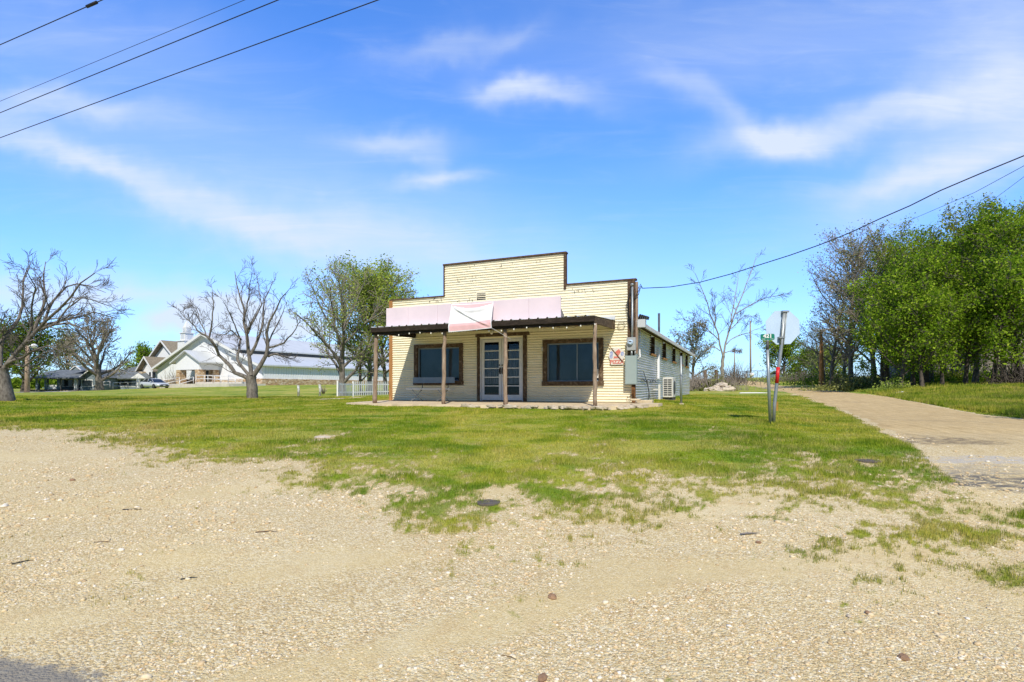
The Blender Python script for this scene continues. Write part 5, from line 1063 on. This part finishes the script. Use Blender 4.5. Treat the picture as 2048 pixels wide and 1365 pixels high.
MB().box(hx(124),hx(150),-3.35,-3.3,.35,1.1).build('porch_railing',M['whitewood'],ho)
for px,w_,h0,h1,y in((131,.9,.9,2.0,-.03),(141,.9,.9,2.0,-.03),(158.5,.7,.7,2.1,-.03),(163.5,.7,.7,2.1,-.03),(168.5,.7,.7,2.1,-.03),(192,.8,.9,1.9,-3.03),(201,.8,.9,1.9,-3.03),(233,1.4,.9,2.0,.97),(242,1.4,.9,2.0,.97),(252,1.4,.9,2.0,.97),(270,1.6,.7,2.0,.97)):
    x=hx(px);q=MB().box(x-w_/2-.12,x+w_/2+.12,y-.04,y,h0-.12,h1+.12).build('window',M['whitewood'],ho);MB().box(x-w_/2,x+w_/2,y-.055,y-.041,h0,h1).build('window_pane',M['gdark'],q)
ga=MB();ga.prism([(hx(264),-1.2,hz(757)),(hx(292),-1.2,hz(757)),(hx(278.5),-1.2,hz(747))],(0,0,0),(0,.2,0));ga.box(hx(276),hx(281),-1.2,-.8,-.5,hz(757));ga.build('entry_gable',M['whitewood'],ho)
def wrail(P,label):
    b=Vector(P[0]);r=empty('white_railing',b,0,label,'railing');rail(r,[Vector(p)-b for p in P],1.05,'rails');return r
wrail([W(186,785,88),W(200,779,88.5),W(207,777,89),W(220,776,89)],'short white handrail sloping beside the house steps')
wrail([W(226,779,89),W(240,778.5,89),W(256,778,89),W(272,777.5,89),W(284,777,89)],'long level white railing of the ramp in front of the house')
# ------------------------------------------------------------------ parked car
cb_=G(309,79.5);cb_.z+=.02
car=empty('parked_car',cb_,math.radians(-28),'silver four door sedan parked on the grass edge in front of the church','car')
# stations: x, half width, z bottom, z belt, z roof (None)
S=[(-2.45,.70,.38,.78),(-2.3,.86,.28,.92),(-1.9,.93,.22,.98),(-1.2,.95,.2,.97),(0,.95,.2,.93),(.9,.95,.2,.90),(1.6,.93,.22,.82),(2.2,.88,.26,.72),(2.45,.74,.34,.58)]
V=[];
for x,w_,a,b in S:V+=[(x,-w_*.92,a),(x,-w_,(a+b)*.5),(x,-w_*.97,b-.05),(x,-w_*.85,b),(x,w_*.85,b),(x,w_*.97,b-.05),(x,w_,(a+b)*.5),(x,w_*.92,a)]
Fs=[(i*8+j,(i+1)*8+j,(i+1)*8+(j+1)%8,i*8+(j+1)%8) for i in range(8) for j in range(8)]+[tuple(range(8)),tuple(range(64,72))[::-1]]
bd=MB().add(V,Fs,0,True).build('body',M['carp'],car)
Cb=[(-1.85,.74,.95,.97),(-1.1,.66,.95,1.38),(-.2,.66,.93,1.45),(.5,.64,.92,1.36),(1.25,.76,.88,.90)]
V=[];
for x,w_,a,b in Cb:V+=[(x,-.82,a),(x,-w_,b),(x,w_,b),(x,.82,a)]
MB().add(V,[(i*4+j,(i+1)*4+j,(i+1)*4+j+1,i*4+j+1) for i in range(4) for j in range(3)],0,False).build('windows',M['gdark'],car)
MB().add([(x,y*.9,z+.02) for x,w_,z in((-1.15,.66,1.375),(-.2,.66,1.45),(.5,.64,1.365)) for y in(-w_,w_)],[(0,1,3,2),(2,3,5,4)]).build('roof',M['carp'],car)
pi=MB()
for s in(-1,1):
    for x in(-.25,):pi.tube([(x,s*.815,.94),(x,s*.67,1.44)],.035,4)
    pi.tube([(1.2,s*.80,.9),(.5,s*.65,1.37)],.03,4);pi.tube([(-1.8,s*.78,.95),(-1.1,s*.67,1.38)],.05,4)
pi.build('pillar',M['carp'],car)
for x in(-1.5,1.5):
    for s in(-1,1):
        wh=MB().tube([(x,s*.80,.33),(x,s*.97,.33)],.34,16).build('wheel',M['black'],car);MB().tube([(x,s*.96,.33),(x,s*.985,.33)],.21,12).build('rim',M['steeld'],wh)
for s in(-1,1):
    MB().prism([(2.28,s*.5,.56),(2.12,s*.88,.58),(2.06,s*.89,.70),(2.3,s*.48,.66)],(0,0,0),(.06,0,0)).build('headlight',M['alum'],car);MB().box(.75,.95,s*1.0-.08,s*1.0+.08,.92,1.04).build('mirror',M['carp'],car,.02);MB().box(-2.45,-2.36,s*.6-.18,s*.6+.18,.66,.8).build('taillight',M['red'],car)
MB().box(2.40,2.475,-.62,.62,.34,.5).box(2.38,2.462,-.5,.5,.55,.62).build('grille',M['black'],car);MB().box(2.476,2.485,-.15,.15,.40,.48).build('number_plate',M['whitewood'],car)
# ------------------------------------------------------------------ log barn behind the wood
d=56;b=G(1935,d);b.z=E+(HY-758)/F*d;r=empty('log_barn',b,math.radians(-12),'weathered grey board barn showing between the trunks of the wood','barn')
o=MB();z=0;L_=11
while z<5.2:
    hh_=R0.uniform(.2,.3);x=-L_/2+R0.uniform(-.1,.1);o.box(x,-x+R0.uniform(-.1,.1),-.04-R0.uniform(0,.05),.03,z,z+hh_-.04);z+=hh_
o.build('front_boards',M['barn'],r);MB().box(-L_/2+.1,L_/2-.1,.05,6,-.6,5.1).build('walls',M['barn'],r);MB().prism([(-L_/2-.5,-.6,5.0),(-L_/2-.5,3,7.2),(-L_/2-.5,6.6,5.0),(-L_/2-.5,6.6,5.15),(-L_/2-.5,3,7.4),(-L_/2-.5,-.6,5.15)],(0,0,0),(L_+1,0,0)).build('roof',M['shingle'],r)
# brush pile at the right edge
def brush(name,px,py,d,n_,w_,h_,m,label,cat,seed,rad=.02,up=.4):
    R_=random.Random(seed);b=G(px,d);P=[]
    for i in range(n_):
        x=R_.gauss(0,w_/2.4);y=R_.gauss(0,w_/4);a=R_.uniform(0,6.28);l=R_.uniform(.4,1)*h_
        e=R_.uniform(up,1.35);t_=max(0,1-abs(x)/w_)
        p0=Vector((x,y,R_.uniform(-.05,.6)*h_*.5*t_));dd=Vector((math.cos(a)*math.cos(e),math.sin(a)*math.cos(e)*.6,math.sin(e)));P.append(([p0,p0+dd*l*.5+Vector((0,0,R_.uniform(-.05,.05))),p0+dd*l*R_.uniform(.8,1.1)],[rad,rad*.7,rad*.3]))
    V,Fq=tubes(P,3,.006);o=npmesh(name,V,Fq,m);o.location=b;setp(o,label,cat);o['kind']='stuff' if name in('bank_brush','dead_brush') else '';
    if not o['kind']:del o['kind']
    return o
brush('brush_pile',2050,766,35,420,2.3,1.8,M['barkd'],'dark heap of piled branches under the trees at the right edge','brush pile',1,.03,-.2)['kind']='stuff'
brush('dry_brush',1397,778,49,900,4.2,1.9,M['twigl'],'pale pinkish dry brush thicket behind the far corner of the store','brush',2,.018,.6)
brush('dead_brush',1735,768,43,260,5,2.0,M['barkd'],'tangle of dead dark stems at the foot of the wood','brush',4,.02,.1)
brush('bare_shrub',1466,765,88,260,3.5,4.2,M['twig'],'low bare shrub right of the slender tree near the road crest','shrub',5,.035,.5)
brush('bank_brush',1640,762,80,500,12,2.2,M['twig'],'brown scrubby brush on the bank before the low white shed','brush',6,.03,.2)
brush('church_shrub',347,778,86,90,1.6,3.4,M['twigl'],'small bare shrub against the church stone base behind the car','shrub',7,.03,.8)
# weeds: leafy clumps
def weeds(px,py,d,n_,w_,h_,m,label,seed,ls=.07,name='weed_clump',cat='plant'):
    R_=random.Random(seed);b=G(px,d);P=[]
    for i in range(n_):
        x=R_.gauss(0,w_/2.2);y=R_.gauss(0,w_/4);P.append(Vector((x,y,abs(R_.gauss(0,.45))*h_*max(.15,1-abs(x)/w_/1.2))))
    r=empty(name,b,0,label,cat);leafmesh('foliage',P,ls,m,r,R_);st=MB()
    for i in range(24):x=R_.gauss(0,w_/3);st.tube([(x,0,0),(x+R_.uniform(-.2,.2),R_.uniform(-.2,.2),h_*.6)],.012,4)
    st.build('stems',M['twig'],r);return r
weeds(1432,768,47.5,1500,1.6,1.6,M['leafo'],'olive weeds growing around the dark square post above the rocks',1,.09)
weeds(1790,775,37,1200,1.6,.9,M['leafy'],'yellow green weeds at the road side before the first thick trunks',2,.06)
weeds(1830,769,42,2600,3.2,1.5,M['leaf'],'green undergrowth between the trunks under the big bright crown',6,.08)
weeds(1900,768,44,2200,3.2,1.2,M['leafm'],'yellow green undergrowth in front of the barn left part',7,.08)
weeds(1965,767,43,2000,3.0,1.1,M['leaf'],'green undergrowth left of the brush pile',8,.08)
weeds(1710,772,42,3500,3.4,1.3,M['leafo'],'yellowish sunlit weeds on the bank left of the wood',3,.08)
weeds(1660,768,60,3500,5,1.8,M['leafd'],'dark green bank growth below the orange trunk',4,.1)
weeds(1590,765,95,2500,8,1.6,M['leafy'],'yellow green weeds along the road bank near the crest',5,.14)
# ------------------------------------------------------------------ trees
GL='trees of the wood right of the road'
SPR=dict(LF,leaves=8,lsp=.28,n=[0,8,6,4]);
def base(px,d):return G(px,d)-Vector((0,0,.1))
A=gtree(21,11.5,4.4,.14,18,dict(LF,leaves=20,lsp=.26),M['bark'],M['twig'],M['leaf'],.074,.016,'bright green leafy tree, the big crown left of centre in the wood',GL,base(1862,41),'leafy_tree',r0=.17)
B_=gtree(22,13.0,4.6,.2,18,dict(LF,leaves=16,lsp=.28),M['bark'],M['twig'],M['leaf'],.078,.016,'tall green tree in the wood, right of the middle',GL,base(1945,45),'leafy_tree',r0=.18)
Cc=gtree(23,6.8,3.0,.17,14,dict(LF,leaves=20,lsp=.28),M['barkd'],M['twig'],M['leaf'],.075,.014,'low bright green tree at the front of the wood over the first trunks',GL,base(1800,37),'leafy_tree',r0=.14)
D1=gtree(24,14.2,5.2,.16,22,dict(SPR,leaves=5,lsp=.35),M['bark'],M['twigl'],M['leafo'],.07,.018,'tall half bare grey twiggy tree at the left end of the wood',GL,base(1700,50),'sparse_tree',r0=.24)
E1=gtree(25,14.5,4.8,.18,20,dict(LF,leaves=15,lsp=.28),M['bark'],M['twig'],M['leafm'],.078,.016,'tall yellow green tree at the centre of the wood skyline',GL,base(1850,50),'leafy_tree',r0=.2)
tr=[(E1,1790,49,.98,2.0,'tall yellow green tree at the left of the leafy wood skyline',1),(E1,1915,48,1.1,3.9,'tall yellow green tree over the barn',1),(E1,2030,50,1.15,5.1,'tall yellow green tree at the right edge of the wood skyline',1),(B_,1825,44,.85,2.9,'green tree between the low front trees and the yellow green skyline',1),(A,1950,39,1.05,4.4,'broad green tree in the middle of the front row before the barn',1),(A,2010,38,1.05,1.2,'broad green tree near the right edge of the picture, front row',1),(A,1905,50,1.1,3.3,'green tree in the back row above the barn roof',1.05),(B_,2040,46,1.08,2.2,'tall green tree at the very right edge, back row',1),(B_,1865,54,1.1,4.0,'dark tall tree in the back row behind the big bright crown',1),
(A,1800,50,1.0,5.0,'mid green tree behind the low bright front tree',1.05),(Cc,1845,36.5,1.0,2.1,'second low bright tree from the left in the front row',1),(Cc,1885,37,.9,4.2,'third low bright tree from the left in the front row',1),(Cc,1930,37.5,1.0,.7,'low bright tree between barn front and road, fourth in the front row',1),(Cc,1985,36,1.1,5.5,'low bright tree beside the brush pile',1),(Cc,2045,35,1.15,3.4,'low bright tree cut by the right edge of the picture',1),
(B_,1965,62,1.1,1.1,'distant tall tree seen through gaps at the right',1),(A,2100,40,1.2,2.9,'broad green tree mostly outside the right edge',1),(Cc,1765,40,.85,1.9,'small bright tree at the left end of the front row',1)]
for o,px,d,s,rz_,lab,zs in tr:copytree(o,base(px,d),rz_,s,lab,GL,zs)
for o,px,d,s,rz_,lab,zs in[(D1,1745,47,.95,2.0,'second half bare tree, just right of the leftmost grey twiggy one',1),(D1,1665,58,.80,4.1,'smaller half bare tree leaning over the orange trunk',1),(D1,1640,66,.62,.6,'dark bare spreading tree at the wood left end, behind the traffic sign',.8),(D1,1775,56,.98,3.1,'half bare tree behind the small bright front tree',1),(D1,1690,62,.85,5.2,'grey twiggy tree in the back row at the left end of the wood',1)]:copytree(o,base(px,d),rz_,s,lab,GL,zs)
# plain trunks seen between
Rt=random.Random(5);
TL_=['slim dark trunk left of the barn front','pale broad trunk behind the first dark one','pair partner trunk, thin and dark, under the front crown','dark leaning trunk near the middle of the wood floor','stout trunk with flared foot before the barn','slim trunk standing right of the barn door gap','pale yellow trunk in front of the barn boards','rightmost slim trunk before the brush pile']
for(px,d,w_,m),lab in zip([(1772,40,.17,'barkd'),(1792,46,.24,'barkl'),(1826,39,.12,'barkd'),(1833,44,.16,'bark'),(1852,40,.19,'barkd'),(1890,48,.14,'barkd'),(1932,46,.2,'barkl'),(1972,44,.16,'bark')],TL_):
    b=base(px,d);r=empty('tree_trunk',b,0,lab,'tree',GL+' with hidden crowns');P=[];h=7.5
    for i in range(8):P.append((Rt.uniform(-.05,.05)*i*.6,Rt.uniform(-.05,.05)*i,h*i/7))
    MB().tube(P,[w_*1.5,w_*1.05]+[w_*(1-.07*i) for i in range(6)],8).build('trunk',M[m],r)
    T=Tree();R_=random.Random(px)
    for j in range(9):
        a=j*2.3;grow(T,Vector(P[5+j%3]),Vector((math.cos(a),math.sin(a),.5)),2.4,w_*.4,1,R_,dict(LF,leaves=12))
    V,Fq=tubes(T.b[1]+T.b[2]+T.b[3],3,.014);npmesh('branches',V,Fq,M['twig'],r);leafmesh('foliage',T.leaf,.085,M['leaf'],r,R_)
b=base(1643,53);r=empty('dead_tree',b,0,'tall orange brown dead trunk at the left end of the wood','tree');h=(762-648)/F*53
MB().tube([(0,0,0),(-.02,0,h*.4),(-.05,0,h)],[.26,.2,.12],9).build('trunk',M['orange'],r);MB().tube([(.25,0,0),(.22,0,h*.5)],[.14,.1],8).build('pale_stem',M['barkl'],r)
# left and background trees
gtree(31,8.4,4.6,.12,18,dict(SPR,leaves=8,lsp=.2,n=[0,8,6,4]),M['bark'],M['twigl'],M['leafy'],.055,.016,'wide twiggy half bare tree with many stems behind the picket fence',None,base(684,38),'sparse_tree',r0=.25)
gtree(32,9.9,4.6,.18,22,dict(SPR,leaves=16,lsp=.3,n=[0,8,6,4]),M['bark'],M['twigl'],M['leafy'],.08,.016,'tall rounded tree with fresh light green leaves left of the store',None,base(738,42.5),'leafy_tree',r0=.22)
gtree(33,9.4,3.8,.2,18,dict(SPR,leaves=14,lsp=.3,n=[0,8,6,4]),M['bark'],M['twigl'],M['leafy'],.078,.016,'light green tree nearest the left corner of the store',None,base(772,43.5),'leafy_tree',r0=.18)
gtree(34,5.4,2.4,.22,11,dict(SPR,leaves=5,lsp=.2,n=[0,7,6,4]),M['barkd'],M['twig'],M['leafd'],.06,.014,'low shrubby tree between the picket fence and the taller light green trees',None,base(722,40),'leafy_tree',r0=.14)
gtree(35,9.5,3.5,.3,12,dict(SPR,leaves=2,lsp=.25),M['bark'],M['twig'],M['leafy'],.07,.018,'twiggy tree top peeking over the left shoulder of the false front',None,base(845,52),'sparse_tree')
gtree(36,9.6,5.4,.12,16,dict(SPR,leaves=9,lsp=.45),M['barkd'],M['twig'],M['leafd'],.16,.03,'dense dark green tree behind the pole at far left',None,base(48,82),'leafy_tree',r0=.4)
gtree(41,9.0,5.4,.12,14,dict(SPR,leaves=9,lsp=.45),M['barkd'],M['twig'],M['leafd'],.16,.03,'dark green tree cut by the left edge behind the large bare tree',None,base(-8,84),'leafy_tree',r0=.4)
gtree(37,11.0,6.6,.12,18,dict(SPR,leaves=1,lsp=.3,n=[0,9,7,5]),M['bark'],M['twigl'],M['leafo'],.11,.035,'wide grey bare tree with low fork in front of the blue grey house',None,base(199,84),'bare_tree',r0=.55)
gtree(38,10.5,5.5,.15,15,dict(SPR,leaves=7,lsp=.5),M['bark'],M['twigl'],M['leafo'],.15,.035,'olive twiggy tree behind the roof of the blue grey house',None,base(140,108),'sparse_tree',r0=.4)
gtree(39,9.0,4.2,.2,13,dict(SPR,leaves=10,lsp=.5),M['bark'],M['twig'],M['leaf'],.17,.04,'round light green tree between the house and the church gables',None,base(283,118),'leafy_tree',r0=.3)
gtree(40,7.0,3.2,.2,13,dict(SPR,leaves=5,lsp=.3,n=[0,8,6,4]),M['bark'],M['twigl'],M['leafo'],.08,.02,'sparse grey green tree behind the far corner of the store',None,base(1388,60),'sparse_tree',r0=.2)
gtree(42,6.6,4.6,.08,15,dict(SPR,leaves=16,lsp=.4),M['barkd'],M['twig'],M['leaf'],.13,.03,'rounded bright green tree right of the far utility pole',None,base(1568,98),'leafy_tree',r0=.25)
gtree(43,3.6,3.4,.08,12,dict(SPR,leaves=14,lsp=.4),M['barkd'],M['twig'],M['leafd'],.13,.03,'low green bush joining the rounded tree to the wood',None,base(1622,92),'leafy_shrub',r0=.12)
gtree(44,3.4,3.2,.08,12,dict(SPR,leaves=12,lsp=.4),M['barkd'],M['twig'],M['leafy'],.12,.03,'yellow green bush beside the orange dead trunk',None,base(1665,75),'leafy_shrub',r0=.12)
copytree(Cc,Vector((15.6,10.0,gz(15.6,10.0)-.1)),1.0,.85,'small tree outside the right edge whose shade falls on the road')
# far tree line beyond the fields (one mass)
P=[];R_=random.Random(77);r3=np.random.default_rng(5);n_=16000
px=r3.uniform(-500,900,n_);dd=r3.uniform(290,330,n_);X=(px-CX)/F*dd;hh_=4+5*fbm(px*.02,px*0+3,3);Z=gzn(X,dd)+hh_*r3.random(n_)**.7
P=np.stack([X,dd,Z],1);o=leafmesh('distant_woods',P,1.3,M['leafd'],None,R_);setp(o,kind='stuff')
